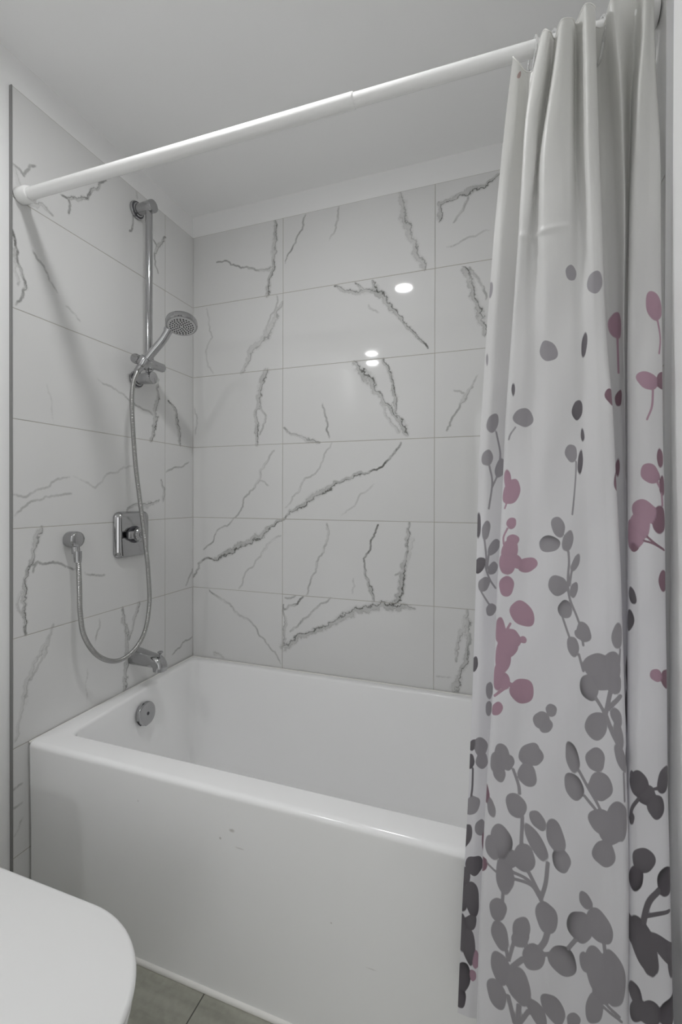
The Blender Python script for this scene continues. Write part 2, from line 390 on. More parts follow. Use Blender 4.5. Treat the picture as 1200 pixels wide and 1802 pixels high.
# ------------------------------------------------------------------ measured data: marble veins, curtain folds, printed leaves
VEINS_BACK = [
[0.9,[[0.3997,2.3351,0.007],[0.4048,2.2547,0.0117],[0.395,2.1792,0.0106],[0.3827,2.1148,0.0106],[0.3666,2.0396,0.0142]]],
[0.5,[[0.122,2.2122,0.0025],[0.2186,2.181,0.0037],[0.3159,2.1457,0.0048],[0.3789,2.1431,0.0094]]],
[0.5,[[0.5384,2.3321,0.0045],[0.5243,2.2757,0.0045],[0.4947,2.2272,0.0034],[0.4491,2.1535,0.0023]]],
[0.3,[[0.6793,2.3348,0.0043],[0.666,2.264,0.0043],[0.6402,2.211,0.0022]]],
[0.55,[[0.919,2.3344,0.0081],[0.9345,2.2562,0.0161],[0.97,2.1498,0.0139],[0.9951,2.0761,0.0138],[1.01,2.039,0.0098]]],
[0.8,[[1.2651,2.3235,0.0073],[1.2296,2.2942,0.0073],[1.1752,2.2904,0.0149],[1.1243,2.2748,0.0095],[1.0627,2.2639,0.0077],[1.0676,2.2094,0.0135]]],
[0.4,[[1.1661,2.2657,0.0056],[1.1478,2.2219,0.0057],[1.1152,2.1854,0.0048]]],
[0.25,[[1.2392,2.1326,0.0027],[1.1482,2.1167,0.0028],[1.0919,2.103,0.0019]]],
[0.7,[[0.6633,2.0278,0.0044],[0.7245,1.9998,0.0096],[0.7896,1.9901,0.0126],[0.8479,1.9692,0.0062]]],
[0.6,[[0.7463,2.0276,0.0043],[0.8109,1.9849,0.0063]]],
[0.75,[[0.8161,2.025,0.0052],[0.8321,1.9817,0.0145],[0.8689,1.9358,0.0144],[0.9154,1.8791,0.0091],[0.9661,1.8178,0.008],[1.0257,1.7468,0.0029]]],
[0.25,[[0.8004,1.9351,0.0052],[0.8429,1.8987,0.0031]]],
[0.5,[[0.4348,1.9967,0.0058],[0.4042,1.9347,0.0164],[0.3669,1.8727,0.0189],[0.2973,1.8245,0.0169],[0.2456,1.7277,0.0098]]],
[0.3,[[0.4102,2.0277,0.0035],[0.3731,1.9276,0.0047],[0.3607,1.8846,0.0036]]],
[0.2,[[0.07,2.0186,0.0051],[0.1005,1.8922,0.0038],[0.0702,1.8136,0.0038],[0.1048,1.7344,0.0038]]],
[0.8,[[1.1486,2.0162,0.0094],[1.1764,1.9688,0.0131],[1.195,1.89,0.013],[1.2089,1.8219,0.013],[1.2227,1.773,0.0092]]],
[0.5,[[1.1717,2.0171,0.0056],[1.2038,1.9645,0.0056],[1.2267,1.895,0.0046]]],
[0.75,[[0.361,1.7208,0.0166],[0.3358,1.6525,0.0167],[0.3296,1.5969,0.012],[0.3196,1.5077,0.012],[0.3197,1.4233,0.0108]]],
[0.4,[[0.3296,1.5969,0.0048],[0.3613,1.539,0.0059],[0.3337,1.4621,0.006]]],
[0.5,[[0.6133,1.5725,0.0033],[0.6306,1.5129,0.0044],[0.6422,1.4328,0.0033]]],
[0.6,[[0.4444,1.4848,0.0046],[0.4964,1.455,0.0091],[0.544,1.4313,0.0113],[0.6022,1.4184,0.0044]]],
[0.85,[[0.7471,1.7194,0.0106],[0.7851,1.6694,0.0189],[0.8227,1.6047,0.0125],[0.8648,1.5559,0.0103],[0.9063,1.5078,0.0102],[0.9371,1.4559,0.0141],[0.9523,1.4352,0.006]]],
[0.85,[[0.8591,1.7219,0.0062],[0.8852,1.6708,0.0092],[0.8958,1.5992,0.0092],[0.9062,1.538,0.0081],[0.9269,1.4765,0.0081],[0.9422,1.4406,0.006]]],
[0.4,[[0.8492,1.5569,0.0062],[0.8806,1.4991,0.0082],[0.9168,1.4468,0.0081]]],
[0.5,[[1.1824,1.592,0.0047],[1.1595,1.5603,0.0094],[1.1318,1.5141,0.0038],[1.0942,1.4436,0.0038]]],
[0.3,[[1.2006,1.6333,0.0019],[1.1779,1.5876,0.0028]]],
[0.35,[[1.1174,1.5874,0.0029],[1.1548,1.5702,0.0038]]],
[0.25,[[0.0073,1.5949,0.0039],[0.0215,1.5466,0.0039],[0.0117,1.4761,0.0026]]],
[0.85,[[0.9271,1.4058,0.004],[0.8965,1.3614,0.0051],[0.8551,1.3168,0.0041],[0.8129,1.3022,0.0042],[0.7592,1.2927,0.0085],[0.6988,1.2673,0.0086],[0.637,1.236,0.0132],[0.568,1.1986,0.0146],[0.509,1.1604,0.0114],[0.4488,1.1157,0.0058],[0.3997,1.0871,0.0071],[0.3496,1.0467,0.0131],[0.2793,1.0105,0.017],[0.2072,0.9735,0.0136],[0.1264,0.9328,0.0114],[0.099,0.9338,0.0051],[0.0293,0.9092,0.0052],[-0.0205,0.8325,0.0066]]],
[0.4,[[0.3991,1.3923,0.0047],[0.3302,1.2765,0.0072],[0.3047,1.2373,0.0048],[0.2334,1.1347,0.0037],[0.1937,1.0939,0.0025],[0.0573,0.9731,0.0026]]],
[0.3,[[0.3302,1.2709,0.0036],[0.3744,1.2482,0.0035]]],
[0.3,[[0.6536,1.416,0.0033],[0.6139,1.3428,0.0033],[0.5443,1.2796,0.0045],[0.497,1.2148,0.0046],[0.4487,1.1597,0.0035]]],
[0.2,[[0.8237,1.2559,0.0021],[0.7703,1.2148,0.0032],[0.6936,1.1306,0.0022]]],
[0.4,[[0.6317,1.0977,0.0066],[0.6375,1.0553,0.0066],[0.6148,0.9798,0.0044],[0.5861,0.9034,0.0045],[0.5454,0.8089,0.0034]]],
[0.75,[[0.84,1.0972,0.0031],[0.8137,1.04,0.0042],[0.7839,0.9665,0.0042],[0.7906,0.9048,0.0053],[0.8142,0.8547,0.0094],[0.8229,0.8091,0.0063]]],
[0.9,[[0.9604,1.1069,0.005],[0.9585,1.0649,0.009],[0.9537,1.0047,0.007],[0.9367,0.9437,0.0121],[0.9288,0.8828,0.0142],[0.9085,0.8107,0.0122]]],
[0.4,[[0.9387,0.9388,0.0081],[0.9082,0.9118,0.0031]]],
[0.25,[[0.9737,1.0454,0.01],[0.9538,0.9646,0.006]]],
[0.8,[[0.4438,0.5916,0.0186],[0.4983,0.625,0.0138],[0.5692,0.6596,0.0112],[0.6384,0.6934,0.0121],[0.6947,0.7305,0.0152],[0.7607,0.7677,0.017],[0.8251,0.7835,0.0167],[0.8983,0.7896,0.0164],[0.9795,0.7914,0.006]]],
[0.6,[[0.4499,0.6088,0.0093],[0.4558,0.6976,0.007],[0.4434,0.7627,0.0035]]],
[0.6,[[0.4435,0.7406,0.0058],[0.4979,0.7671,0.0057],[0.5336,0.8026,0.0034]]],
[0.5,[[0.4495,0.7908,0.0046],[0.4979,0.8021,0.0046]]],
[0.4,[[0.5101,0.6863,0.0057],[0.5574,0.7287,0.0056],[0.6038,0.7758,0.0044],[0.6495,0.8061,0.0033]]],
[0.4,[[0.4741,0.6554,0.0058],[0.522,0.7038,0.0046]]],
[0.4,[[0.0853,0.7981,0.0051],[0.1674,0.7518,0.0063],[0.2341,0.6998,0.0062],[0.2993,0.6717,0.0048],[0.3631,0.5993,0.0036],[0.4317,0.5182,0.0035]]],
[0.35,[[0.1133,0.5252,0.0102],[0.1542,0.5125,0.0075]]],
[0.5,[[1.167,0.8005,0.0057],[1.1579,0.744,0.0132],[1.1348,0.6837,0.0076],[1.1303,0.6154,0.0048]]],
[0.7,[[1.1717,0.7645,0.0113],[1.163,0.629,0.0094],[1.1445,0.5785,0.0114],[1.126,0.513,0.0172]]],
[0.5,[[1.1765,0.7266,0.0038],[1.1677,0.62,0.0047]]],
[0.25,[[1.059,0.5525,0.002],[1.1117,0.5547,0.0029]]],
[0.25,[[0.2339,0.8143,0.0037],[0.2665,0.8849,0.0037],[0.3244,0.9446,0.0048],[0.3623,0.9911,0.0095],[0.4306,1.0436,0.0035]]],
[0.2,[[0.7387,0.8286,0.0021],[0.744,0.8916,0.0021]]],
]
VEINS_LEFT = [
[0.45,[[-0.7779,2.1233,0.0055],[-0.7475,2.1108,0.0045],[-0.7303,2.1507,0.0046],[-0.7126,2.163,0.0023]]],
[0.2,[[-0.778,2.1123,0.0109],[-0.7588,2.0754,0.0112]]],
[0.45,[[-0.7304,2.0427,0.0069],[-0.7007,2.0609,0.0083],[-0.6791,2.0564,0.0061],[-0.6601,2.0499,0.0037]]],
[0.65,[[-0.6339,2.1292,0.0038],[-0.6103,2.1317,0.0052],[-0.5751,2.1492,0.0068],[-0.5383,2.1766,0.0056],[-0.523,2.2123,0.0057],[-0.4916,2.2557,0.0059],[-0.4631,2.2846,0.0045]]],
[0.6,[[-0.6068,2.1308,0.0052],[-0.6034,2.1081,0.0046],[-0.6069,2.0843,0.0033]]],
[0.65,[[-0.7798,1.9411,0.0033],[-0.7727,1.912,0.0038],[-0.7673,1.865,0.0044],[-0.7534,1.8327,0.0056],[-0.7421,1.7985,0.0057],[-0.7507,1.7695,0.0045],[-0.7702,1.7364,0.0028]]],
[0.35,[[-0.7755,1.894,0.0055],[-0.7728,1.8402,0.0066],[-0.7646,1.7942,0.0055]]],
[0.45,[[-0.7217,1.9135,0.0035],[-0.6917,1.8851,0.003],[-0.6761,1.863,0.0018],[-0.644,1.8234,0.0019]]],
[0.4,[[-0.3286,2.3367,0.0085],[-0.3237,2.3141,0.0051]]],
[0.55,[[-0.3477,2.2409,0.0042],[-0.3619,2.1676,0.005]]],
[0.6,[[-0.1733,2.2483,0.0039],[-0.2093,2.1973,0.0095],[-0.2258,2.1692,0.0075],[-0.2312,2.1083,0.0037],[-0.2148,2.0849,0.0028]]],
[0.5,[[-0.242,2.2033,0.0037],[-0.2203,2.1837,0.0047]]],
[0.25,[[-0.6173,1.7947,0.0026],[-0.5895,1.7838,0.0027],[-0.5644,1.7648,0.0021]]],
[0.35,[[-0.4997,1.5978,0.0015],[-0.4421,1.5844,0.0031],[-0.371,1.5576,0.0033],[-0.2936,1.5322,0.0035],[-0.2415,1.5185,0.0055]]],
[0.8,[[-0.2145,1.6645,0.0076],[-0.2144,1.5978,0.0113],[-0.2253,1.5252,0.0131],[-0.2361,1.469,0.013],[-0.2521,1.4205,0.0092]]],
[0.8,[[-0.1577,1.5935,0.004],[-0.1097,1.5576,0.0082],[-0.1035,1.5047,0.0124],[-0.0847,1.4236,0.0095]]],
[0.2,[[-0.6795,1.5354,0.0012],[-0.6637,1.4913,0.0012],[-0.6573,1.4264,0.0012]]],
[0.35,[[-0.7735,1.1478,0.0022],[-0.7427,1.175,0.0029],[-0.7074,1.1918,0.0024],[-0.6575,1.2036,0.0025],[-0.5969,1.2113,0.004]]],
[0.3,[[-0.7789,1.2088,0.0027],[-0.7427,1.2005,0.0029],[-0.7013,1.2239,0.0024],[-0.651,1.252,0.0025],[-0.6038,1.2631,0.002]]],
[0.2,[[-0.5898,1.2668,0.002],[-0.5077,1.2306,0.0029],[-0.4755,1.2651,0.003],[-0.4073,1.2961,0.0032],[-0.3331,1.315,0.0026]]],
[0.6,[[-0.3709,1.1538,0.005],[-0.3233,1.1748,0.0078],[-0.2832,1.1666,0.0125],[-0.2413,1.1736,0.0083],[-0.2086,1.189,0.0048]]],
[0.6,[[-0.1975,1.2683,0.0048],[-0.1805,1.2369,0.0078],[-0.1862,1.1888,0.0097]]],
[0.4,[[-0.1691,1.3015,0.0049],[-0.1278,1.3201,0.0041],[-0.0264,1.3523,0.0044]]],
[0.8,[[-0.6984,1.1068,0.0096],[-0.7105,1.0844,0.0106],[-0.7225,1.0422,0.0082],[-0.7313,1.0031,0.0058],[-0.7457,0.9655,0.0057],[-0.7486,0.9151,0.0079],[-0.7515,0.8705,0.0068],[-0.743,0.84,0.0069],[-0.743,0.8087,0.0051]]],
[0.3,[[-0.7599,0.9287,0.0078],[-0.7655,0.8907,0.0045],[-0.7487,0.8585,0.0045]]],
[0.5,[[-0.7284,1.0027,0.0029],[-0.7076,1.0114,0.0042],[-0.6768,1.0012,0.0037],[-0.6177,0.9837,0.0026],[-0.5828,0.9704,0.0027]]],
[0.5,[[-0.7106,1.0059,0.003],[-0.7225,0.9817,0.0029]]],
[0.4,[[-0.5499,0.9544,0.0021],[-0.4918,0.9352,0.003],[-0.4673,0.9346,0.003]]],
[0.7,[[-0.3938,0.8013,0.0065],[-0.3847,0.7454,0.0082],[-0.3755,0.6852,0.0082],[-0.3754,0.6129,0.0082],[-0.3846,0.537,0.0098]]],
[0.7,[[-0.3133,0.8013,0.0087],[-0.3329,0.7613,0.0103],[-0.3473,0.7135,0.0076],[-0.3615,0.681,0.005]]],
[0.3,[[-0.4918,0.7905,0.0022],[-0.5038,0.7367,0.0022],[-0.5078,0.7179,0.0015]]],
[0.45,[[0.0017,0.5862,0.0034],[-0.0647,0.5799,0.0043],[-0.1148,0.5578,0.0051],[-0.133,0.5472,0.002]]],
[0.6,[[-0.0015,0.8855,0.0056],[-0.0257,0.8501,0.0055],[-0.0455,0.8191,0.0054]]],
[0.3,[[-0.661,0.7972,0.0037],[-0.6769,0.757,0.0061],[-0.6956,0.7216,0.0048],[-0.7432,0.6728,0.0029]]],
[0.35,[[-0.6596,0.8128,0.0056],[-0.6809,0.7656,0.0068],[-0.7216,0.7137,0.0078],[-0.7443,0.6584,0.0089],[-0.757,0.5882,0.0075],[-0.7726,0.5208,0.0062]]],
[0.2,[[-0.539,0.635,0.0016],[-0.539,0.533,0.0016]]],
[0.7,[[-0.376,0.7369,0.0073],[-0.3708,0.655,0.0083],[-0.3739,0.5835,0.0083],[-0.3811,0.5059,0.011]]],
[0.35,[[-0.7806,0.3829,0.0024],[-0.7522,0.3874,0.0025]]],
[0.35,[[-0.7807,0.3335,0.0031],[-0.7522,0.3339,0.0025]]],
[0.25,[[-0.7807,0.2532,0.0018],[-0.7523,0.2897,0.0019]]],
]
VEINS_RIGHT = [(.7,[(-.2,2.2,.01),(-.35,2.05,.012),(-.4,1.9,.008)]),(.6,[(-.6,1.6,.008),(-.45,1.3,.012),(-.3,1.1,.008)]),(.7,[(-.1,.95,.008),(-.3,.8,.01),(-.5,.7,.006)])]
# folds of the cloth: each row is one vertical line of the curtain, top to bottom
CURTAIN_TAB = [
[[1.2936,-0.78,2.0026],[1.2846,-0.7726,1.9294],[1.2772,-0.773,1.8561],[1.2704,-0.7734,1.7829],[1.2637,-0.7738,1.7097],[1.2586,-0.7742,1.6364],[1.2536,-0.7748,1.5632],[1.2487,-0.7755,1.49],[1.2448,-0.7767,1.4167],[1.2409,-0.7781,1.3435],[1.2375,-0.7796,1.2703],[1.2361,-0.7811,1.197],[1.2347,-0.7825,1.1238],[1.2332,-0.784,1.0506],[1.2314,-0.7855,0.9773],[1.2296,-0.7869,0.9041],[1.2276,-0.7884,0.8309],[1.2251,-0.7898,0.7576],[1.2227,-0.7913,0.6844],[1.2197,-0.7928,0.6112],[1.2162,-0.7942,0.5379],[1.2126,-0.7957,0.4647],[1.2096,-0.7972,0.3915],[1.2068,-0.7986,0.3182],[1.2043,-0.8,0.245]],
[[1.3047,-0.78,1.9869],[1.3006,-0.7742,1.9144],[1.2938,-0.7756,1.8418],[1.2858,-0.7769,1.7692],[1.2781,-0.7783,1.6966],[1.2737,-0.7797,1.624],[1.2695,-0.781,1.5515],[1.2654,-0.7823,1.4789],[1.2616,-0.7835,1.4063],[1.2577,-0.7847,1.3337],[1.2543,-0.7858,1.2611],[1.2518,-0.787,1.1886],[1.2494,-0.7881,1.116],[1.2471,-0.7893,1.0434],[1.245,-0.7903,0.9708],[1.2429,-0.7913,0.8982],[1.2408,-0.7923,0.8256],[1.2386,-0.7933,0.7531],[1.2365,-0.7943,0.6805],[1.2342,-0.7952,0.6079],[1.2317,-0.7962,0.5353],[1.2293,-0.7972,0.4627],[1.2269,-0.7981,0.3902],[1.2245,-0.7991,0.3176],[1.2225,-0.8,0.245]],
[[1.3159,-0.772,1.9765],[1.3172,-0.765,1.9044],[1.3163,-0.765,1.8322],[1.3131,-0.765,1.7601],[1.3084,-0.765,1.6879],[1.3044,-0.7651,1.6158],[1.301,-0.7654,1.5436],[1.2973,-0.7664,1.4715],[1.2928,-0.7681,1.3993],[1.2887,-0.7702,1.3272],[1.2861,-0.7723,1.2551],[1.2835,-0.7745,1.1829],[1.2801,-0.7767,1.1108],[1.2765,-0.7788,1.0386],[1.2738,-0.7808,0.9665],[1.271,-0.7828,0.8943],[1.2673,-0.7847,0.8222],[1.2636,-0.7867,0.75],[1.26,-0.7886,0.6779],[1.2564,-0.7905,0.6057],[1.2532,-0.7924,0.5336],[1.2503,-0.7944,0.4614],[1.2475,-0.7963,0.3893],[1.2459,-0.7982,0.3171],[1.2447,-0.8,0.245]],
[[1.3297,-0.7793,1.9718],[1.3199,-0.7809,1.8999],[1.3167,-0.7826,1.8279],[1.313,-0.7842,1.756],[1.3088,-0.7858,1.684],[1.3045,-0.7875,1.6121],[1.3003,-0.7893,1.5401],[1.2959,-0.7916,1.4682],[1.2908,-0.7942,1.3962],[1.2864,-0.797,1.3243],[1.2838,-0.7999,1.2523],[1.2812,-0.8028,1.1804],[1.2777,-0.8056,1.1084],[1.2742,-0.8084,1.0365],[1.2722,-0.8111,0.9645],[1.2695,-0.8136,0.8926],[1.2658,-0.816,0.8206],[1.2619,-0.8184,0.7487],[1.2579,-0.8208,0.6767],[1.2541,-0.8232,0.6048],[1.2511,-0.8256,0.5328],[1.2482,-0.828,0.4609],[1.2457,-0.8304,0.3889],[1.2445,-0.8327,0.317],[1.244,-0.835,0.245]],
[[1.341,-0.798,2.0123],[1.3248,-0.8021,1.9386],[1.3143,-0.8061,1.865],[1.3101,-0.8095,1.7914],[1.3062,-0.8121,1.7177],[1.3024,-0.8142,1.6441],[1.2981,-0.8162,1.5705],[1.2937,-0.8186,1.4968],[1.2891,-0.8215,1.4232],[1.2846,-0.8246,1.3495],[1.2816,-0.8279,1.2759],[1.2789,-0.8311,1.2023],[1.2757,-0.8343,1.1286],[1.272,-0.8375,1.055],[1.2697,-0.8407,0.9814],[1.2671,-0.8437,0.9077],[1.2632,-0.8466,0.8341],[1.2588,-0.8496,0.7605],[1.255,-0.8525,0.6868],[1.2514,-0.8555,0.6132],[1.2484,-0.8584,0.5395],[1.2455,-0.8614,0.4659],[1.2436,-0.8643,0.3923],[1.2424,-0.8672,0.3186],[1.2426,-0.87,0.245]],
[[1.3526,-0.8034,2.0052],[1.3426,-0.8075,1.9319],[1.3323,-0.8114,1.8585],[1.3289,-0.8146,1.7852],[1.3219,-0.8169,1.7119],[1.3146,-0.8188,1.6385],[1.3128,-0.8207,1.5652],[1.3112,-0.823,1.4918],[1.3084,-0.826,1.4185],[1.3051,-0.8294,1.3451],[1.3019,-0.833,1.2718],[1.2987,-0.8365,1.1985],[1.2959,-0.84,1.1251],[1.2934,-0.8434,1.0518],[1.2909,-0.8466,0.9784],[1.2883,-0.8496,0.9051],[1.2851,-0.8525,0.8317],[1.2817,-0.8553,0.7584],[1.2783,-0.8582,0.6851],[1.2749,-0.861,0.6117],[1.2716,-0.8638,0.5384],[1.2697,-0.8667,0.465],[1.2686,-0.8695,0.3917],[1.2678,-0.8723,0.3183],[1.2681,-0.875,0.245]],
[[1.3624,-0.78,2.0127],[1.3542,-0.7777,1.9391],[1.3442,-0.7846,1.8654],[1.3339,-0.7923,1.7917],[1.3302,-0.8007,1.7181],[1.3274,-0.8087,1.6444],[1.3286,-0.8152,1.5708],[1.3301,-0.8199,1.4971],[1.3292,-0.8238,1.4235],[1.327,-0.8275,1.3498],[1.3249,-0.8312,1.2762],[1.3227,-0.8349,1.2025],[1.321,-0.8385,1.1289],[1.3195,-0.8421,1.0552],[1.318,-0.8455,0.9815],[1.3165,-0.8486,0.9079],[1.315,-0.8516,0.8342],[1.3134,-0.8546,0.7606],[1.3119,-0.8575,0.6869],[1.3103,-0.8605,0.6133],[1.3087,-0.8634,0.5396],[1.3077,-0.8664,0.466],[1.3069,-0.8693,0.3923],[1.3064,-0.8722,0.3187],[1.3066,-0.875,0.245]],
[[1.3698,-0.8079,2.0143],[1.3611,-0.812,1.9406],[1.3517,-0.816,1.8669],[1.3443,-0.8192,1.7932],[1.3429,-0.8215,1.7194],[1.3432,-0.8231,1.6457],[1.3467,-0.8247,1.572],[1.3505,-0.8267,1.4983],[1.3515,-0.8294,1.4245],[1.3504,-0.8326,1.3508],[1.3493,-0.8358,1.2771],[1.3483,-0.8391,1.2034],[1.3473,-0.8423,1.1297],[1.3464,-0.8455,1.0559],[1.3456,-0.8487,0.9822],[1.3447,-0.8519,0.9085],[1.345,-0.855,0.8348],[1.3453,-0.8582,0.7611],[1.3457,-0.8613,0.6873],[1.3461,-0.8645,0.6136],[1.3465,-0.8676,0.5399],[1.3465,-0.8708,0.4662],[1.3466,-0.8739,0.3924],[1.3466,-0.877,0.3187],[1.3467,-0.88,0.245]],
[[1.3873,-0.803,2.0162],[1.3858,-0.8081,1.9424],[1.3844,-0.8129,1.8686],[1.3829,-0.8168,1.7948],[1.3816,-0.8194,1.721],[1.3807,-0.8211,1.6472],[1.3817,-0.8227,1.5734],[1.3828,-0.8247,1.4996],[1.3834,-0.8275,1.4258],[1.3838,-0.8308,1.352],[1.3841,-0.8342,1.2782],[1.3844,-0.8376,1.2044],[1.3841,-0.841,1.1306],[1.3836,-0.8444,1.0568],[1.383,-0.8477,0.983],[1.3825,-0.851,0.9092],[1.3834,-0.8542,0.8354],[1.3845,-0.8575,0.7616],[1.3856,-0.8607,0.6878],[1.3867,-0.864,0.614],[1.3876,-0.8672,0.5402],[1.3874,-0.8705,0.4664],[1.3873,-0.8737,0.3926],[1.3872,-0.8769,0.3188],[1.3871,-0.88,0.245]],
[[1.3958,-0.78,2.0273],[1.3962,-0.7795,1.953],[1.3958,-0.7846,1.8787],[1.3959,-0.7913,1.8045],[1.3961,-0.7994,1.7302],[1.3975,-0.8076,1.656],[1.3992,-0.8144,1.5817],[1.4011,-0.8194,1.5074],[1.4029,-0.8233,1.4332],[1.4042,-0.8271,1.3589],[1.4055,-0.8308,1.2846],[1.4068,-0.8345,1.2104],[1.4082,-0.8382,1.1361],[1.4097,-0.8419,1.0619],[1.4112,-0.8454,0.9876],[1.4127,-0.8488,0.9133],[1.4134,-0.8521,0.8391],[1.4141,-0.8553,0.7648],[1.4147,-0.8586,0.6906],[1.4153,-0.8619,0.6163],[1.4157,-0.8652,0.542],[1.4155,-0.8684,0.4678],[1.4153,-0.8717,0.3935],[1.4151,-0.8749,0.3193],[1.4149,-0.878,0.245]],
[[1.4059,-0.8102,2.0261],[1.4064,-0.8148,1.9519],[1.4071,-0.8191,1.8776],[1.4087,-0.8225,1.8034],[1.4115,-0.8247,1.7292],[1.4146,-0.8259,1.655],[1.4174,-0.827,1.5808],[1.42,-0.8286,1.5066],[1.4228,-0.8309,1.4324],[1.4261,-0.8337,1.3582],[1.4294,-0.8366,1.284],[1.4326,-0.8396,1.2097],[1.435,-0.8426,1.1355],[1.4367,-0.8455,1.0613],[1.4384,-0.8484,0.9871],[1.4401,-0.8512,0.9129],[1.4411,-0.854,0.8387],[1.4421,-0.8568,0.7645],[1.443,-0.8596,0.6903],[1.4439,-0.8623,0.6161],[1.4445,-0.8651,0.5418],[1.4442,-0.8679,0.4676],[1.444,-0.8706,0.3934],[1.4438,-0.8733,0.3192],[1.4436,-0.876,0.245]],
[[1.4225,-0.7971,2.0279],[1.4235,-0.8013,1.9536],[1.4249,-0.8055,1.8793],[1.4266,-0.8094,1.805],[1.4287,-0.8129,1.7307],[1.4308,-0.8162,1.6564],[1.4328,-0.8194,1.5822],[1.4352,-0.8224,1.5079],[1.4383,-0.8252,1.4336],[1.4438,-0.8278,1.3593],[1.4472,-0.8303,1.285],[1.4502,-0.8328,1.2107],[1.4532,-0.8354,1.1364],[1.4562,-0.8379,1.0622],[1.4584,-0.8405,0.9879],[1.4599,-0.8432,0.9136],[1.4613,-0.846,0.8393],[1.4628,-0.8488,0.765],[1.4642,-0.8515,0.6907],[1.4643,-0.8543,0.6164],[1.4642,-0.8571,0.5421],[1.4641,-0.8599,0.4679],[1.464,-0.8626,0.3936],[1.4637,-0.8653,0.3193],[1.4634,-0.868,0.245]],
[[1.4217,-0.78,2.0184],[1.4292,-0.7524,1.9445],[1.4311,-0.7545,1.8706],[1.4335,-0.7566,1.7967],[1.4358,-0.7587,1.7228],[1.4381,-0.7608,1.6489],[1.4404,-0.7629,1.575],[1.4431,-0.7653,1.5011],[1.4471,-0.768,1.4272],[1.4523,-0.7709,1.3533],[1.4553,-0.7738,1.2795],[1.4583,-0.7768,1.2056],[1.4612,-0.7797,1.1317],[1.464,-0.7827,1.0578],[1.4664,-0.7856,0.9839],[1.4677,-0.7886,0.91],[1.4692,-0.7916,0.8361],[1.4706,-0.7945,0.7622],[1.4721,-0.7975,0.6883],[1.4727,-0.8004,0.6144],[1.4726,-0.8034,0.5406],[1.4724,-0.8063,0.4667],[1.4723,-0.8093,0.3928],[1.4721,-0.8122,0.3189],[1.4719,-0.815,0.245]],
[[1.4387,-0.78,2.0087],[1.4491,-0.7584,1.9352],[1.4536,-0.7595,1.8618],[1.4579,-0.7606,1.7883],[1.4601,-0.7618,1.7148],[1.4617,-0.7629,1.6413],[1.4633,-0.7641,1.5678],[1.4647,-0.7659,1.4943],[1.4667,-0.7683,1.4208],[1.4687,-0.7711,1.3473],[1.4707,-0.774,1.2738],[1.4728,-0.777,1.2004],[1.4738,-0.7799,1.1269],[1.4745,-0.7828,1.0534],[1.4751,-0.7856,0.9799],[1.4752,-0.7884,0.9064],[1.4754,-0.791,0.8329],[1.4756,-0.7937,0.7594],[1.4756,-0.7963,0.6859],[1.4754,-0.799,0.6124],[1.4751,-0.8016,0.539],[1.4749,-0.8042,0.4655],[1.4746,-0.8069,0.392],[1.4744,-0.8095,0.3185],[1.4742,-0.812,0.245]],
[[1.4488,-0.8,2.0344],[1.4543,-0.7991,1.9599],[1.4606,-0.798,1.8853],[1.4643,-0.7962,1.8108],[1.4671,-0.7935,1.7362],[1.4687,-0.7904,1.6616],[1.4691,-0.788,1.5871],[1.4692,-0.7866,1.5125],[1.4699,-0.7859,1.438],[1.4716,-0.7857,1.3634],[1.4731,-0.7864,1.2888],[1.4744,-0.788,1.2143],[1.4749,-0.7903,1.1397],[1.4749,-0.7928,1.0652],[1.475,-0.7951,0.9906],[1.4751,-0.7972,0.916],[1.475,-0.7992,0.8415],[1.4749,-0.8012,0.7669],[1.4748,-0.8032,0.6924],[1.4747,-0.8052,0.6178],[1.4746,-0.8072,0.5432],[1.4745,-0.8092,0.4687],[1.4744,-0.8111,0.3941],[1.4743,-0.8131,0.3196],[1.4743,-0.815,0.245]],
[[1.4852,-0.78,2.0439],[1.4866,-0.7649,1.9689],[1.4846,-0.7598,1.894],[1.4829,-0.7614,1.819],[1.4814,-0.7629,1.7441],[1.4808,-0.7645,1.6691],[1.4801,-0.7661,1.5942],[1.4794,-0.768,1.5192],[1.4789,-0.7703,1.4443],[1.4788,-0.773,1.3693],[1.4788,-0.7758,1.2944],[1.4787,-0.7787,1.2194],[1.4786,-0.7815,1.1444],[1.4785,-0.7844,1.0695],[1.4784,-0.7872,0.9945],[1.4784,-0.79,0.9196],[1.4781,-0.7928,0.8446],[1.4777,-0.7956,0.7697],[1.4773,-0.7984,0.6947],[1.4769,-0.8012,0.6198],[1.4765,-0.804,0.5448],[1.4761,-0.8068,0.4699],[1.4757,-0.8096,0.3949],[1.4753,-0.8123,0.32],[1.4751,-0.815,0.245]],
[[1.4946,-0.8002,2.0249],[1.4906,-0.8028,1.9507],[1.4844,-0.8052,1.8766],[1.481,-0.807,1.8024],[1.4777,-0.8078,1.7282],[1.4754,-0.808,1.6541],[1.4739,-0.8082,1.5799],[1.4722,-0.8091,1.5057],[1.471,-0.8113,1.4316],[1.4709,-0.8143,1.3574],[1.4707,-0.8175,1.2833],[1.4705,-0.8208,1.2091],[1.4702,-0.8241,1.1349],[1.4698,-0.8274,1.0608],[1.4693,-0.8308,0.9866],[1.4688,-0.8345,0.9125],[1.4681,-0.8382,0.8383],[1.4674,-0.842,0.7641],[1.4666,-0.8457,0.69],[1.4659,-0.8495,0.6158],[1.4651,-0.8532,0.5416],[1.4644,-0.857,0.4675],[1.4637,-0.8607,0.3933],[1.4632,-0.8644,0.3192],[1.4627,-0.868,0.245]],
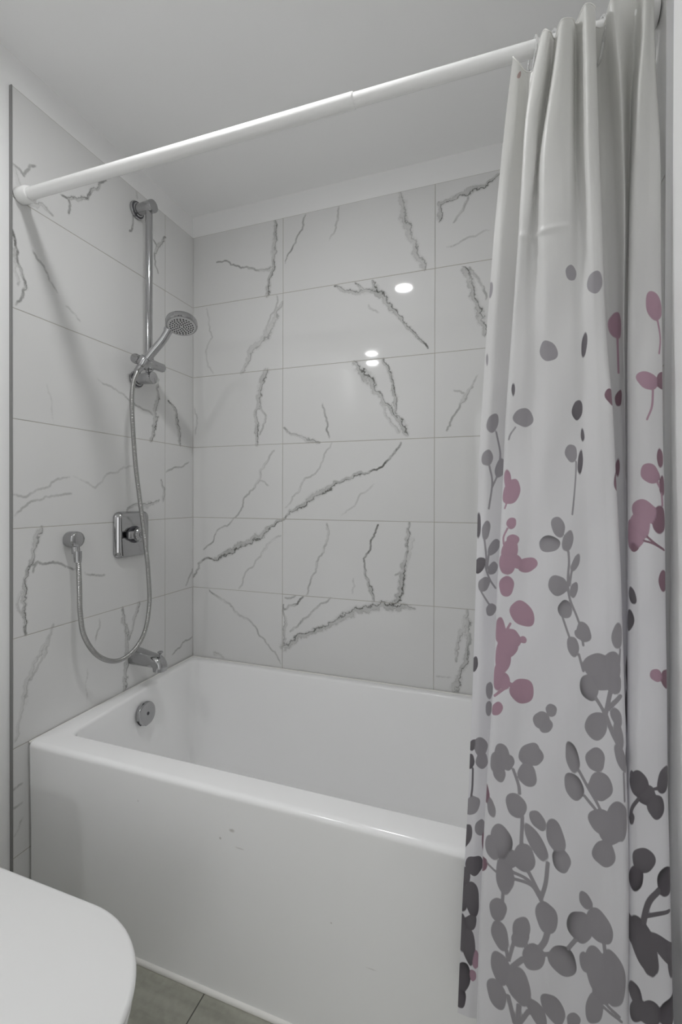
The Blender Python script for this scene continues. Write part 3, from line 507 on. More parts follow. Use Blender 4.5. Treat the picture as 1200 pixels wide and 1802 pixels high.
[[1.5045,-0.79,2.0338],[1.5036,-0.7938,1.9593],[1.5026,-0.7977,1.8848],[1.5015,-0.8016,1.8102],[1.4999,-0.8055,1.7357],[1.4982,-0.8095,1.6612],[1.4966,-0.8134,1.5866],[1.495,-0.8174,1.5121],[1.4936,-0.8214,1.4376],[1.4932,-0.8254,1.363],[1.4929,-0.8294,1.2885],[1.4925,-0.8334,1.214],[1.4921,-0.8375,1.1394],[1.492,-0.8415,1.0649],[1.4924,-0.8456,0.9904],[1.4928,-0.8498,0.9158],[1.4932,-0.8541,0.8413],[1.4935,-0.8584,0.7667],[1.4934,-0.8626,0.6922],[1.4931,-0.8669,0.6177],[1.4928,-0.8712,0.5431],[1.4925,-0.8755,0.4686],[1.492,-0.8797,0.3941],[1.4912,-0.8839,0.3195],[1.4905,-0.888,0.245]],
[[1.5106,-0.785,2.0387],[1.5109,-0.7885,1.964],[1.5124,-0.7922,1.8892],[1.515,-0.796,1.8145],[1.516,-0.7998,1.7398],[1.516,-0.8036,1.665],[1.516,-0.8074,1.5903],[1.516,-0.8112,1.5156],[1.516,-0.8151,1.4408],[1.516,-0.819,1.3661],[1.516,-0.8229,1.2913],[1.516,-0.8267,1.2166],[1.516,-0.8306,1.1419],[1.516,-0.8346,1.0671],[1.516,-0.839,0.9924],[1.516,-0.8438,0.9176],[1.516,-0.849,0.8429],[1.516,-0.8542,0.7682],[1.516,-0.8595,0.6934],[1.516,-0.8651,0.6187],[1.516,-0.8712,0.544],[1.516,-0.8776,0.4692],[1.516,-0.8842,0.3945],[1.516,-0.8907,0.3197],[1.516,-0.897,0.245]],
[[1.508,-0.78,2.0394],[1.5137,-0.765,1.9646],[1.516,-0.7681,1.8898],[1.516,-0.7713,1.8151],[1.516,-0.7746,1.7403],[1.516,-0.7778,1.6655],[1.516,-0.781,1.5908],[1.516,-0.7842,1.516],[1.516,-0.7873,1.4412],[1.516,-0.7903,1.3665],[1.516,-0.7933,1.2917],[1.516,-0.7963,1.2169],[1.516,-0.7993,1.1422],[1.516,-0.8023,1.0674],[1.516,-0.8055,0.9926],[1.516,-0.8089,0.9179],[1.516,-0.8123,0.8431],[1.516,-0.8158,0.7684],[1.516,-0.8193,0.6936],[1.516,-0.8228,0.6188],[1.516,-0.8263,0.5441],[1.516,-0.8298,0.4693],[1.516,-0.8332,0.3945],[1.516,-0.8367,0.3198],[1.516,-0.84,0.245]],
]
# leaf: position on the cloth (u, z), 2x2 shape, colour; stem: points on the cloth, half width, colour
LEAVES = [
[0.0186,1.9686,0.00604,0.00062,0.00305,-0.00528,'b'],
[0.2249,1.5773,0.01135,-0.00027,-0.00274,-0.01338,'g'],
[0.2738,1.5536,0.01455,-0.00421,-0.00552,-0.01756,'g'],
[0.0013,1.5887,0.00426,0.00118,0.00186,-0.01518,'g'],
[0.4869,1.5086,0.01197,0.00191,-0.00166,-0.02426,'p'],
[0.3674,1.4998,0.00949,-0.00037,-0.00785,-0.02153,'p'],
[0.1804,1.4498,0.01642,0.00328,0.00021,-0.01855,'g'],
[0.2487,1.4549,0.00509,-0.00268,-0.00153,-0.02034,'d'],
[0.0041,1.4591,0.0021,0.00069,0.00096,-0.01126,'g'],
[0.1128,1.3884,0.00273,0.00069,0.0009,-0.01157,'d'],
[0.0195,1.3397,0.00973,-0.00042,0.00196,-0.01676,'g'],
[0.0138,1.2757,0.00844,0.00245,0.00495,-0.01453,'g'],
[0.035,1.257,0.00785,-0.00328,-0.00094,-0.01785,'g'],
[0.1346,1.3391,0.01801,-0.00641,-0.00887,-0.01418,'g'],
[0.233,1.3473,0.00981,-0.0036,-0.00426,-0.01657,'d'],
[0.2423,1.3058,0.00293,-0.00022,-0.00084,-0.01119,'d'],
[0.221,1.2762,0.01026,-0.0022,-0.00313,-0.01449,'g'],
[0.2373,1.2609,0.0045,-0.00268,-0.00169,-0.02057,'d'],
[0.4763,1.389,0.01462,-9e-05,-0.00477,-0.01455,'p'],
[0.4979,1.3878,0.00974,-0.00035,0.00053,-0.01362,'m'],
[0.2937,1.3648,0.01181,0.00368,0.00276,-0.01393,'m'],
[0.3671,1.3744,0.00505,-0.00337,-0.00441,-0.01252,'m'],
[0.1111,1.2327,0.00554,0.00259,0.00236,-0.01955,'p'],
[0.1185,1.2124,0.01557,0.00093,0.0046,-0.02012,'p'],
[0.4932,1.2651,0.00474,-0.00014,-0.00048,-0.01513,'m'],
[0.4793,1.2412,0.01277,-0.00219,-0.00496,-0.01457,'p'],
[0.4954,1.2217,0.00494,-0.00019,-0.00042,-0.01506,'m'],
[0.3608,1.2546,0.00305,-0.00055,0.00104,-0.01584,'m'],
[0.2988,1.2305,0.01035,-0.00216,0.00303,-0.01611,'m'],
[0.0024,1.1506,0.0048,0.00078,0.00289,-0.02488,'d'],
[0.0166,1.1428,0.00714,-0.00068,0.00141,-0.01687,'g'],
[0.0307,1.1114,0.00712,-0.0075,-0.00443,-0.01389,'g'],
[0.0063,1.0774,0.01188,0.00056,0.00747,-0.01439,'d'],
[0.0305,1.0727,0.00709,-0.00436,-0.00266,-0.01192,'g'],
[0.0163,1.0433,0.01048,0.00045,0.00298,-0.01347,'g'],
[0.0306,0.9963,0.00891,0.00042,0.00091,-0.01146,'g'],
[0.1208,1.1592,0.00819,0.0004,0.00204,-0.00957,'p'],
[0.1247,1.1311,0.0103,0.00039,7e-05,-0.00962,'p'],
[0.12,1.1136,0.01328,0.00079,0.00348,-0.01907,'p'],
[0.1174,1.0926,0.01394,0.00092,0.00495,-0.02089,'p'],
[0.132,1.0947,0.01023,0.00044,-0.00086,-0.01152,'p'],
[0.1511,1.0899,0.004,-0.01574,-0.01179,-0.00576,'p'],
[0.1173,1.0521,0.0116,0.0033,0.00657,-0.01584,'p'],
[0.2,1.155,0.01006,0.00283,0.00207,-0.0165,'g'],
[0.1867,1.1266,0.01704,0.00016,0.00039,-0.0131,'h'],
[0.2147,1.1321,0.00737,-0.00425,-0.00233,-0.01779,'g'],
[0.227,1.0973,0.00525,-0.0054,-0.00281,-0.01371,'g'],
[0.2002,1.0594,0.01438,0.00018,0.00077,-0.01664,'g'],
[0.2243,1.0534,0.0058,-0.00307,-0.00237,-0.01199,'g'],
[0.2115,1.0215,0.00993,0.00015,0.0004,-0.01559,'h'],
[0.2375,0.987,0.00971,0.00319,0.00178,-0.01524,'g'],
[0.2318,0.983,0.00656,-5e-05,-0.00092,-0.00814,'g'],
[0.223,0.9631,0.00839,0.00239,0.00143,-0.01529,'g'],
[0.4541,1.1451,0.01086,-3e-05,-0.00063,-0.02523,'p'],
[0.4716,1.1815,0.01726,-5e-05,-0.0035,-0.01868,'p'],
[0.4651,1.1591,0.01464,-5e-05,-0.0028,-0.01963,'p'],
[0.4908,1.1687,0.00872,-0.00018,-0.00087,-0.02286,'m'],
[0.4584,1.1409,0.01346,-4e-05,-0.00171,-0.01792,'p'],
[0.4567,1.1291,0.00861,-2e-05,-0.00067,-0.01077,'m'],
[0.4964,1.0749,0.00741,-0.00033,-0.0012,-0.01734,'m'],
[0.4539,1.0482,0.00562,0.00262,0.00177,-0.0137,'d'],
[0.4483,1.0078,0.0084,2e-05,0.00317,-0.01797,'d'],
[0.1441,1.0077,0.01643,-0.01238,-0.01471,-0.01424,'p'],
[0.1095,0.9761,0.00849,0.00089,0.00313,-0.02277,'p'],
[0.1273,0.9639,0.01606,0.00061,0.00089,-0.01709,'p'],
[0.1226,0.9511,0.01681,0.00066,0.00429,-0.0189,'p'],
[0.1471,0.9647,0.00603,0.00014,-0.00016,-0.00566,'p'],
[0.1156,0.9312,0.01206,0.0011,0.00495,-0.02824,'p'],
[0.1099,0.8992,0.00904,0.00124,0.00391,-0.0244,'p'],
[0.1206,0.8918,0.00829,0.00059,0.00272,-0.01315,'p'],
[0.285,0.9854,0.00817,-0.00232,-0.00101,-0.021,'g'],
[0.0028,0.8924,0.00827,0.00058,0.00514,-0.01333,'d'],
[0.2438,0.9015,0.01117,0.00248,0.0031,-0.0219,'h'],
[0.2552,0.9358,0.01816,-0.00057,0.00336,-0.02144,'g'],
[0.2741,0.9332,0.01441,-0.00061,0.00134,-0.02646,'g'],
[0.2632,0.9167,0.01913,-0.00045,0.00392,-0.01953,'g'],
[0.2801,0.9103,0.00809,-0.00032,0.00062,-0.0158,'g'],
[0.2529,0.8423,0.01559,0.00139,0.00501,-0.0208,'g'],
[0.28,0.8604,0.00615,0.00421,0.00335,-0.01431,'g'],
[0.2824,0.8346,0.00578,0.00291,0.00178,-0.02198,'g'],
[0.2855,0.7978,0.00737,0.0072,0.00235,-0.02143,'g'],
[0.1475,0.88,0.01755,0.00382,0.00414,-0.02115,'p'],
[0.111,0.8451,0.00888,0.00065,0.00405,-0.0112,'p'],
[0.0338,0.8476,0.00634,0.0008,0.00049,-0.01669,'g'],
[0.0344,0.8142,0.00653,0.00065,0.00047,-0.01356,'g'],
[0.1922,0.8568,0.00776,0.00301,0.0043,-0.00894,'g'],
[0.1775,0.8377,0.01192,1e-05,0.00237,-0.01465,'g'],
[0.1839,0.8308,0.00945,-5e-05,0.00171,-0.01276,'g'],
[0.1224,0.7666,0.01081,0.00568,0.0074,-0.02003,'g'],
[0.1313,0.7592,0.00895,0.00054,0.0011,-0.01312,'g'],
[0.115,0.7572,0.00949,0.00084,0.00429,-0.01675,'g'],
[0.1198,0.7393,0.00765,0.00476,0.00652,-0.01242,'g'],
[0.1612,0.7788,0.01435,-0.00551,-0.00212,-0.01871,'g'],
[0.169,0.7772,0.01135,0.00013,0.0029,-0.01556,'g'],
[0.1584,0.7448,0.01239,0.00318,0.00598,-0.0182,'g'],
[0.144,0.6924,0.01205,0.00478,0.00587,-0.01908,'g'],
[0.2207,0.7869,0.00854,0.00496,0.00367,-0.02352,'h'],
[0.2222,0.7411,0.0119,0.00578,0.00639,-0.01931,'h'],
[0.2507,0.7899,0.01184,0.00512,0.00791,-0.01613,'g'],
[0.2566,0.7503,0.015,0.00637,0.00923,-0.01983,'g'],
[0.2584,0.6968,0.0152,0.00853,0.01179,-0.01713,'g'],
[0.2776,0.7056,0.01456,-0.00036,0.00334,-0.02591,'g'],
[0.2821,0.6982,0.01033,-0.00037,0.00191,-0.02582,'g'],
[0.2696,0.6824,0.01697,-0.00027,0.0043,-0.0173,'g'],
[0.2601,0.6481,0.01471,0.00326,0.00721,-0.02019,'g'],
[0.0219,0.7434,0.01263,0.00726,0.00569,-0.01592,'g'],
[0.0254,0.717,0.01304,0.00066,0.00071,-0.01462,'g'],
[0.0056,0.7446,0.00784,0.00048,0.00486,-0.01022,'d'],
[0.0019,0.7131,0.00858,0.00062,0.00498,-0.01334,'d'],
[0.0093,0.6334,0.01475,0.00079,0.00817,-0.01744,'g'],
[0.0278,0.5954,0.01182,0.00079,0.00038,-0.01464,'g'],
[0.1011,0.6981,0.00679,0.00219,0.00296,-0.01539,'m'],
[0.1114,0.679,0.00542,0.00459,0.00447,-0.01419,'g'],
[0.0009,0.5756,0.00958,-0.00267,0.00345,-0.02329,'d'],
[0.0197,0.5262,0.01781,0.00092,0.00157,-0.0188,'d'],
[0.0007,0.5015,0.00994,0.001,0.00521,-0.01852,'d'],
[0.0007,0.4613,0.00865,0.00119,0.00447,-0.02475,'d'],
[0.0177,0.4632,0.01482,0.00465,0.00486,-0.03234,'d'],
[0.0162,0.4198,0.01187,0.00063,0.00408,-0.01555,'d'],
[0.0016,0.3961,0.00829,0.00144,0.00428,-0.03513,'d'],
[0.0147,0.3752,0.01209,0.00441,0.0058,-0.03396,'d'],
[0.0066,0.3139,0.01253,0.00093,0.00612,-0.02695,'k'],
[0.0043,0.2739,0.00795,0.00061,0.00367,-0.01868,'k'],
[0.0299,0.3537,0.00859,0.00083,0.00062,-0.01769,'p'],
[0.0243,0.3241,0.00817,0.00046,0.00059,-0.01043,'p'],
[0.1,0.5771,0.01035,0.00165,0.01032,-0.01174,'m'],
[0.0357,0.5734,0.00266,0.00122,0.00023,-0.02081,'m'],
[0.1273,0.6285,0.01363,0.00662,0.009,-0.0252,'h'],
[0.1161,0.6152,0.0087,0.00569,0.00691,-0.0193,'g'],
[0.1562,0.6108,0.01288,0.00449,0.01025,-0.0203,'g'],
[0.1338,0.5744,0.01124,0.0043,0.00496,-0.02847,'g'],
[0.1414,0.6045,0.00987,0.00045,0.00214,-0.01475,'g'],
[0.1727,0.6764,0.00746,0.0083,0.00751,-0.01366,'g'],
[0.1706,0.6404,0.00744,0.01462,0.00748,-0.02644,'g'],
[0.1966,0.6568,0.01097,0.00821,0.0073,-0.02461,'g'],
[0.2039,0.6216,0.01057,0.00699,0.0083,-0.01576,'h'],
[0.1271,0.5162,0.00976,0.00432,0.0075,-0.01801,'g'],
[0.1306,0.4742,0.00892,0.00696,0.00762,-0.02176,'g'],
[0.184,0.5289,0.01245,0.00506,0.00937,-0.02272,'g'],
[0.1546,0.4953,0.01007,0.00019,0.00545,-0.01985,'g'],
[0.1536,0.4811,0.009,0.00323,0.0102,-0.01187,'g'],
[0.1685,0.4609,0.01365,0.00012,0.0077,-0.02045,'g'],
[0.2045,0.4688,0.01294,0.01332,0.01342,-0.01996,'h'],
[0.2276,0.5261,0.01496,0.00747,0.00807,-0.02411,'h'],
[0.2352,0.5683,0.0076,0.00452,0.00386,-0.01324,'g'],
[0.2534,0.5344,0.01267,0.01171,0.01093,-0.02383,'g'],
[0.2511,0.467,0.01525,0.0078,0.01047,-0.03169,'g'],
[0.2708,0.4633,0.01579,0.00794,0.00808,-0.04098,'g'],
[0.235,0.4737,0.00703,0.0042,0.00324,-0.01582,'g'],
[0.2581,0.4398,0.0145,0.0,0.00523,-0.0212,'g'],
[0.2463,0.4099,0.01158,0.00152,0.00569,-0.02224,'g'],
[0.1321,0.4215,0.01111,0.00543,0.00846,-0.02352,'g'],
[0.1526,0.4054,0.01051,0.00679,0.01217,-0.02833,'g'],
[0.1449,0.413,0.00892,0.0002,0.00362,-0.0181,'g'],
[0.1279,0.3784,0.00945,0.0081,0.01102,-0.01914,'g'],
[0.1729,0.375,0.00684,0.00996,0.00964,-0.01656,'g'],
[0.1924,0.3915,0.01067,0.01085,0.01192,-0.01795,'g'],
[0.2187,0.3842,0.00939,-0.0,0.00339,-0.01113,'g'],
[0.4618,0.7618,0.01079,0.00437,0.00811,-0.01967,'d'],
[0.4708,0.7491,0.01029,-8e-05,0.00322,-0.01518,'d'],
[0.4816,0.736,0.01046,-0.00016,0.00303,-0.01829,'d'],
[0.4927,0.777,0.00865,-0.00385,-0.00217,-0.02004,'d'],
[0.4528,0.7694,0.00316,1e-05,0.00201,-0.00865,'d'],
[0.4529,0.7049,0.00385,2e-05,0.00293,-0.00858,'d'],
[0.4667,0.6518,0.01203,0.00367,0.00996,-0.01682,'d'],
[0.4579,0.6205,0.00847,2e-05,0.00654,-0.02025,'k'],
[0.4926,0.6331,0.01039,-0.00403,-0.00168,-0.0222,'k'],
[0.4658,0.5301,0.01226,0.01164,0.01526,-0.0317,'d'],
[0.4723,0.5104,0.00817,0.0026,0.00741,-0.01913,'d'],
[0.4517,0.5404,0.00667,0.00724,0.00934,-0.01793,'d'],
[0.4758,0.5024,0.0047,-6e-05,0.0033,-0.01136,'d'],
[0.4978,0.532,0.02616,-0.001,-0.01758,-0.01642,'d'],
[0.4573,0.45,0.00592,0.00504,0.00895,-0.01504,'d'],
[0.4604,0.4286,0.00948,2e-05,0.00905,-0.01803,'d'],
[0.4721,0.4358,0.01085,0.00471,0.01414,-0.01447,'d'],
[0.4945,0.4558,0.00962,-0.00942,-0.00304,-0.02363,'k'],
[0.4845,0.9311,0.00749,-0.00014,0.0003,-0.00937,'p'],
[0.4983,0.9267,0.00803,-0.00062,-0.00245,-0.0151,'m'],
[0.3743,0.9096,0.00776,-0.00029,-0.01013,-0.02779,'d'],
[0.3721,0.8486,0.00776,-0.00038,-0.00694,-0.03709,'d'],
[0.2987,0.7987,0.00518,-0.00138,-0.00432,-0.01624,'d'],
[0.4972,0.5152,0.00493,-0.00061,-0.0022,-0.01675,'d'],
]
STEMS = [
[[[0.491,1.4875],[0.4953,1.4557],[0.4932,1.4309]],0.00137,'p'],
[[[0.3676,1.481],[0.3676,1.4484],[0.3675,1.4178]],0.00137,'p'],
[[[0.0258,1.324],[0.0338,1.2877],[0.0337,1.2667]],0.00147,'g'],
[[[0.0178,1.2613],[0.0234,1.2298],[0.0197,1.1818]],0.00147,'g'],
[[[0.031,1.2425],[0.0236,1.2215]],0.00147,'g'],
[[[0.1197,1.3232],[0.1123,1.3113],[0.1099,1.3023]],0.00147,'g'],
[[[0.2292,1.262],[0.2277,1.2358],[0.2214,1.1756]],0.00147,'g'],
[[[0.4843,1.3749],[0.4827,1.3469],[0.476,1.3265]],0.00147,'p'],
[[[0.4884,1.2277],[0.4935,1.2128],[0.495,1.1907]],0.00147,'p'],
[[[0.1085,1.184],[0.1127,1.1966]],0.00147,'p'],
[[[0.0143,1.1294],[0.0194,1.0887],[0.019,1.0729],[0.0266,1.052],[0.0369,1.0358]],0.00158,'g'],
[[[0.0228,1.0979],[0.0209,1.0729]],0.00158,'g'],
[[[0.0116,1.0307],[0.0284,1.0037]],0.00158,'g'],
[[[0.1148,1.1502],[0.109,1.1354],[0.1096,1.1236]],0.00158,'p'],
[[[0.2156,1.1155],[0.2166,1.0971],[0.2152,1.0695],[0.2178,1.0402],[0.2286,1.0107],[0.2343,0.9912],[0.2372,0.9659]],0.00168,'g'],
[[[0.2208,1.0852],[0.2177,1.0604]],0.00158,'g'],
[[[0.2083,1.0075],[0.2183,0.9763]],0.00158,'g'],
[[[0.2308,0.952],[0.2367,0.9255]],0.00168,'g'],
[[[0.461,1.1588],[0.4837,1.1334],[0.4972,1.122]],0.00158,'m'],
[[[0.4584,1.1382],[0.4802,1.1333],[0.4972,1.122]],0.00158,'m'],
[[[0.1255,0.9894],[0.1192,0.9756]],0.00189,'p'],
[[[0.13,0.8902],[0.1059,0.8653]],0.00211,'p'],
[[[0.2881,0.9651],[0.2854,0.937]],0.00158,'g'],
[[[0.251,0.8853],[0.2607,0.8695],[0.2657,0.8582]],0.00263,'g'],
[[[0.2735,0.9006],[0.2658,0.8643]],0.00316,'g'],
[[[0.286,0.8925],[0.2692,0.871]],0.00316,'g'],
[[[0.2641,0.8667],[0.2747,0.8351],[0.2843,0.8124]],0.00316,'g'],
[[[0.1391,0.7494],[0.1468,0.7265],[0.1486,0.7121]],0.00211,'g'],
[[[0.1526,0.6764],[0.1521,0.6302]],0.00211,'g'],
[[[0.2286,0.7687],[0.2569,0.7112]],0.00211,'g'],
[[[0.2358,0.7304],[0.2492,0.7125]],0.00211,'g'],
[[[0.2877,0.7761],[0.2884,0.733]],0.00158,'g'],
[[[0.0075,0.7013],[0.0078,0.6675],[0.0062,0.6492]],0.00211,'d'],
[[[0.106,0.5898],[0.1223,0.5778]],0.00168,'g'],
[[[0.142,0.5842],[0.1629,0.5756],[0.1759,0.5555]],0.00263,'g'],
[[[0.1423,0.5732],[0.1651,0.5703],[0.1759,0.5555]],0.00263,'g'],
[[[0.1598,0.5933],[0.1745,0.5638]],0.00263,'g'],
[[[0.1858,0.6128],[0.1828,0.5807],[0.1766,0.5532]],0.00263,'g'],
[[[0.1326,0.5461],[0.1323,0.5321]],0.00211,'g'],
[[[0.1847,0.5063],[0.1813,0.4916],[0.1746,0.4767]],0.00368,'g'],
[[[0.1793,0.4712],[0.191,0.4772]],0.00316,'g'],
[[[0.2105,0.4873],[0.2215,0.5046]],0.00316,'g'],
[[[0.2589,0.5107],[0.2605,0.4959]],0.00263,'g'],
[[[0.2565,0.4257],[0.2792,0.4067]],0.00211,'g'],
[[[0.2581,0.4161],[0.282,0.4002]],0.00211,'g'],
[[[0.1378,0.4576],[0.1407,0.4387]],0.00211,'g'],
[[[0.1473,0.4742],[0.1414,0.4389]],0.00211,'g'],
[[[0.1568,0.4513],[0.1448,0.4293]],0.00316,'g'],
[[[0.1414,0.3825],[0.1492,0.3421]],0.00263,'g'],
[[[0.1529,0.3741],[0.152,0.3438]],0.00263,'g'],
[[[0.163,0.3721],[0.1536,0.3459]],0.00263,'g'],
[[[0.4644,0.7461],[0.4537,0.7227],[0.4503,0.7029]],0.00211,'d'],
[[[0.4799,0.7613],[0.4942,0.7704]],0.00211,'d'],
[[[0.4838,0.6191],[0.4714,0.5933],[0.464,0.5502]],0.00316,'d'],
[[[0.4671,0.5723],[0.4835,0.5859],[0.4951,0.5925]],0.00263,'d'],
]

# ------------------------------------------------------------------ room shell
def box_obj(name, *a, m=M_PAINT, parent=None, bevel=0.0):
    bm = bmesh.new(); add_box(bm, *a, bevel=bevel)
    return from_bm(name, bm, m, parent)

struct(box_obj('floor', -0.1, ROOM_X1+0.1, ROOM_Y0-0.1, 0.1, -0.1, 0.0, m=M_FLOOR))
struct(box_obj('ceiling', -0.1, ROOM_X1+0.1, ROOM_Y0-0.1, 0.1, CEIL_Z, CEIL_Z+0.1, m=M_CEIL))

ROWS = [1.112 + 0.307*k for k in range(4, -4, -1)]      # tile joints, top to bottom

def vein_field(H, Z, veins, seed):
    rng = np.random.RandomState(seed)
    c = np.zeros(H.shape, np.float32); st = np.zeros(H.shape, np.float32); tn = np.zeros(H.shape, np.float32); sd = np.zeros(H.shape, np.float32)
    for s, pts in veins:
        pts = np.array(pts, float); wmax = pts[:, 2].max()
        for _ in range(4):                                # fractal wander of the vein's path
            mid = 0.5*(pts[1:] + pts[:-1])
            d = pts[1:, :2] - pts[:-1, :2]
            L = np.linalg.norm(d, axis=1, keepdims=True)
            nrm = np.stack([-d[:, 1], d[:, 0]], 1)/np.maximum(L, 1e-6)
            mid[:, :2] += nrm*np.clip(rng.normal(0, 1, (len(d), 1)), -1.6, 1.6)*L*0.085
            mid[:, 2] *= np.exp(rng.normal(0, 0.12, len(d)))
            new = np.empty((len(pts)+len(mid), 3)); new[0::2] = pts; new[1::2] = mid
            pts = new
        if wmax < 0.007:                                  # fine veins taper out at both ends
            q = np.linspace(0, 1, len(pts)); pts[:, 2] *= np.clip(np.minimum(q, 1-q)*5+0.35, 0, 1)
        for a, b in zip(pts[:-1], pts[1:]):
            w = max(a[2], b[2], 0.0042)*1.3
            i = np.nonzero((H > min(a[0], b[0])-w) & (H < max(a[0], b[0])+w) & (Z > min(a[1], b[1])-w) & (Z < max(a[1], b[1])+w))[0]
            if len(i) == 0: continue
            px, pz = H[i]-a[0], Z[i]-a[1]
            dx, dz = b[0]-a[0], b[1]-a[1]
            t = np.clip((px*dx+pz*dz)/(dx*dx+dz*dz+1e-12), 0, 1)
            dist = np.hypot(px-t*dx, pz-t*dz)
            ww = np.maximum(a[2]+(b[2]-a[2])*t, 0.0042)*1.3
            v = 1-dist/ww
            v *= np.clip((a[2]+(b[2]-a[2])*t)/0.0030, 0.35, 1)
            better = v > c[i]
            c[i] = np.where(better, v, c[i]); st[i] = np.where(better, s, st[i])
            sg = np.sign(dx*pz-dz*px)*dist/ww
            sd[i] = np.where(better, sg, sd[i])
            tn[i] = np.where(better, np.clip((0.0085-ww)/0.003, 0, 1), tn[i])
    return c, st, tn, sd

def tiled_wall(name, place, h0, h1, joints, veins, paint_boxes, step, seed):
    """One wall: painted slab, grout bed and marble tiles. place(h, z, depth) gives the point."""
    rng = random.Random(seed)
    V = []; F = []; MI = []; HH = []; ZZ = []
    hs = sorted([h0] + [j for j in joints if h0 < j < h1] + [h1])
    zs = sorted([0.0, TILE_TOP] + [z for z in ROWS if 0 < z < TILE_TOP])
    base = 0
    for a, b in zip(hs[:-1], hs[1:]):
        for c, d in zip(zs[:-1], zs[1:]):
            g = 0.0008
            nh = max(2, int((b-a)/step)); nz = max(2, int((d-c)/step))
            hh = np.concatenate([[a+g], np.linspace(a+g+0.0009, b-g-0.0009, nh), [b-g]])
            zz = np.concatenate([[c+g], np.linspace(c+g+0.0009, d-g-0.0009, nz), [d-g]])
            H, Z = np.meshgrid(hh, zz, indexing='ij')
            tl, tz, off = rng.uniform(-.0003, .0003), rng.uniform(-.00015, .00015), 0.0
            D = off + tl*(H-(a+b)/2)/(b-a)*2 + tz*(Z-(c+d)/2)/(d-c)*2
            D -= 0.0008*((Z-(c+d)/2)/(d-c)*2)**2          # slightly pillowed tiles
            D[0, :] -= .0009; D[-1, :] -= .0009; D[:, 0] -= .0009; D[:, -1] -= .0009
            P = place(H, Z, D)
            V.append(P.reshape(-1, 3)); HH.append(H.ravel()); ZZ.append(Z.ravel())
            n0, n1 = H.shape
            idx = base + np.arange(n0*n1).reshape(n0, n1)
            F.append(np.stack([idx[:-1, :-1], idx[1:, :-1], idx[1:, 1:], idx[:-1, 1:]], -1).reshape(-1, 4))
            MI.append(np.full(len(F[-1]), 1)); base += n0*n1
    # grout bed behind the tiles
    H, Z = np.meshgrid(np.array([h0, h1]), np.array([0, TILE_TOP]), indexing='ij')
    V.append(place(H, Z, np.full(H.shape, -0.0014)).reshape(-1, 3)); HH.append(H.ravel()); ZZ.append(Z.ravel())
    F.append(base+np.array([[0, 2, 3, 1]])); MI.append(np.array([2])); base += 4
    # the tiles' outer edges back to the paint
    for bx in paint_boxes:
        x0, x1, y0, y1, z0, z1 = bx
        q = np.array([(x, y, z) for z in (z0, z1) for y in (y0, y1) for x in (x0, x1)], float)
        V.append(q); HH.append(np.full(8, 99.)); ZZ.append(np.full(8, 99.))
        F.append(base+np.array([(0, 2, 3, 1), (4, 5, 7, 6), (0, 1, 5, 4), (2, 6, 7, 3), (0, 4, 6, 2), (1, 3, 7, 5)]))
        MI.append(np.zeros(6, int)); base += 8
    V = np.concatenate(V).astype(np.float32); F = np.concatenate(F).astype(np.int32); MI = np.concatenate(MI).astype(np.int32)
    HH = np.concatenate(HH); ZZ = np.concatenate(ZZ)
    me = bpy.data.meshes.new(name)
    me.vertices.add(len(V)); me.vertices.foreach_set('co', V.ravel())
    me.loops.add(F.size); me.loops.foreach_set('vertex_index', F.ravel())
    me.polygons.add(len(F)); me.polygons.foreach_set('loop_start', np.arange(0, F.size, 4, dtype=np.int32))
    me.update(calc_edges=True)
    c, s, tn, sd = vein_field(HH, ZZ, veins, seed)
    for nm, arr in (('vein', c), ('vein_strength', s), ('vein_thin', tn), ('vein_side', sd)):
        at = me.attributes.new(nm, 'FLOAT', 'POINT'); at.data.foreach_set('value', arr.astype(np.float32))
    o = link(name, me, [M_PAINT, M_MARBLE, M_GROUT])
    me.polygons.foreach_set('material_index', MI)
    me.polygons.foreach_set('use_smooth', [False]*len(me.polygons))
    me.update()
    return struct(o)

TH = 0.009
DY0, DY1, DZ = -2.68, -1.92, 2.03     # doorway added in the right wall to let fill light in
tiled_wall('wall_back', lambda H, Z, D: np.stack([H, -D, Z], -1), 0.0, ROOM_X1, [0.4385, 1.0506], VEINS_BACK,
           [(-0.1, ROOM_X1+0.1, TH, 0.1, 0, CEIL_Z), (0, ROOM_X1, 0.0015, TH, 0, TILE_TOP-0.0005)], 0.003, 5)
tiled_wall('wall_left', lambda H, Z, D: np.stack([D, H, Z], -1), -0.7795, 0.0, [-0.1741], VEINS_LEFT,
           [(-0.1, -TH, ROOM_Y0, TH, 0, CEIL_Z), (-TH, -0.0015, -0.7795, TH, 0, TILE_TOP-0.0005)], 0.003, 11)
tiled_wall('wall_right', lambda H, Z, D: np.stack([ROOM_X1-D, H, Z], -1), -0.7985, 0.0, [-0.1741], VEINS_RIGHT,
           [(ROOM_X1+TH, ROOM_X1+0.1, ROOM_Y0, DY0, 0, CEIL_Z), (ROOM_X1+TH, ROOM_X1+0.1, DY1, TH, 0, CEIL_Z), (ROOM_X1+TH, ROOM_X1+0.1, DY0, DY1, DZ, CEIL_Z), (ROOM_X1+0.0015, ROOM_X1+TH, -0.7985, TH, 0, TILE_TOP-0.0005)], 0.006, 17)
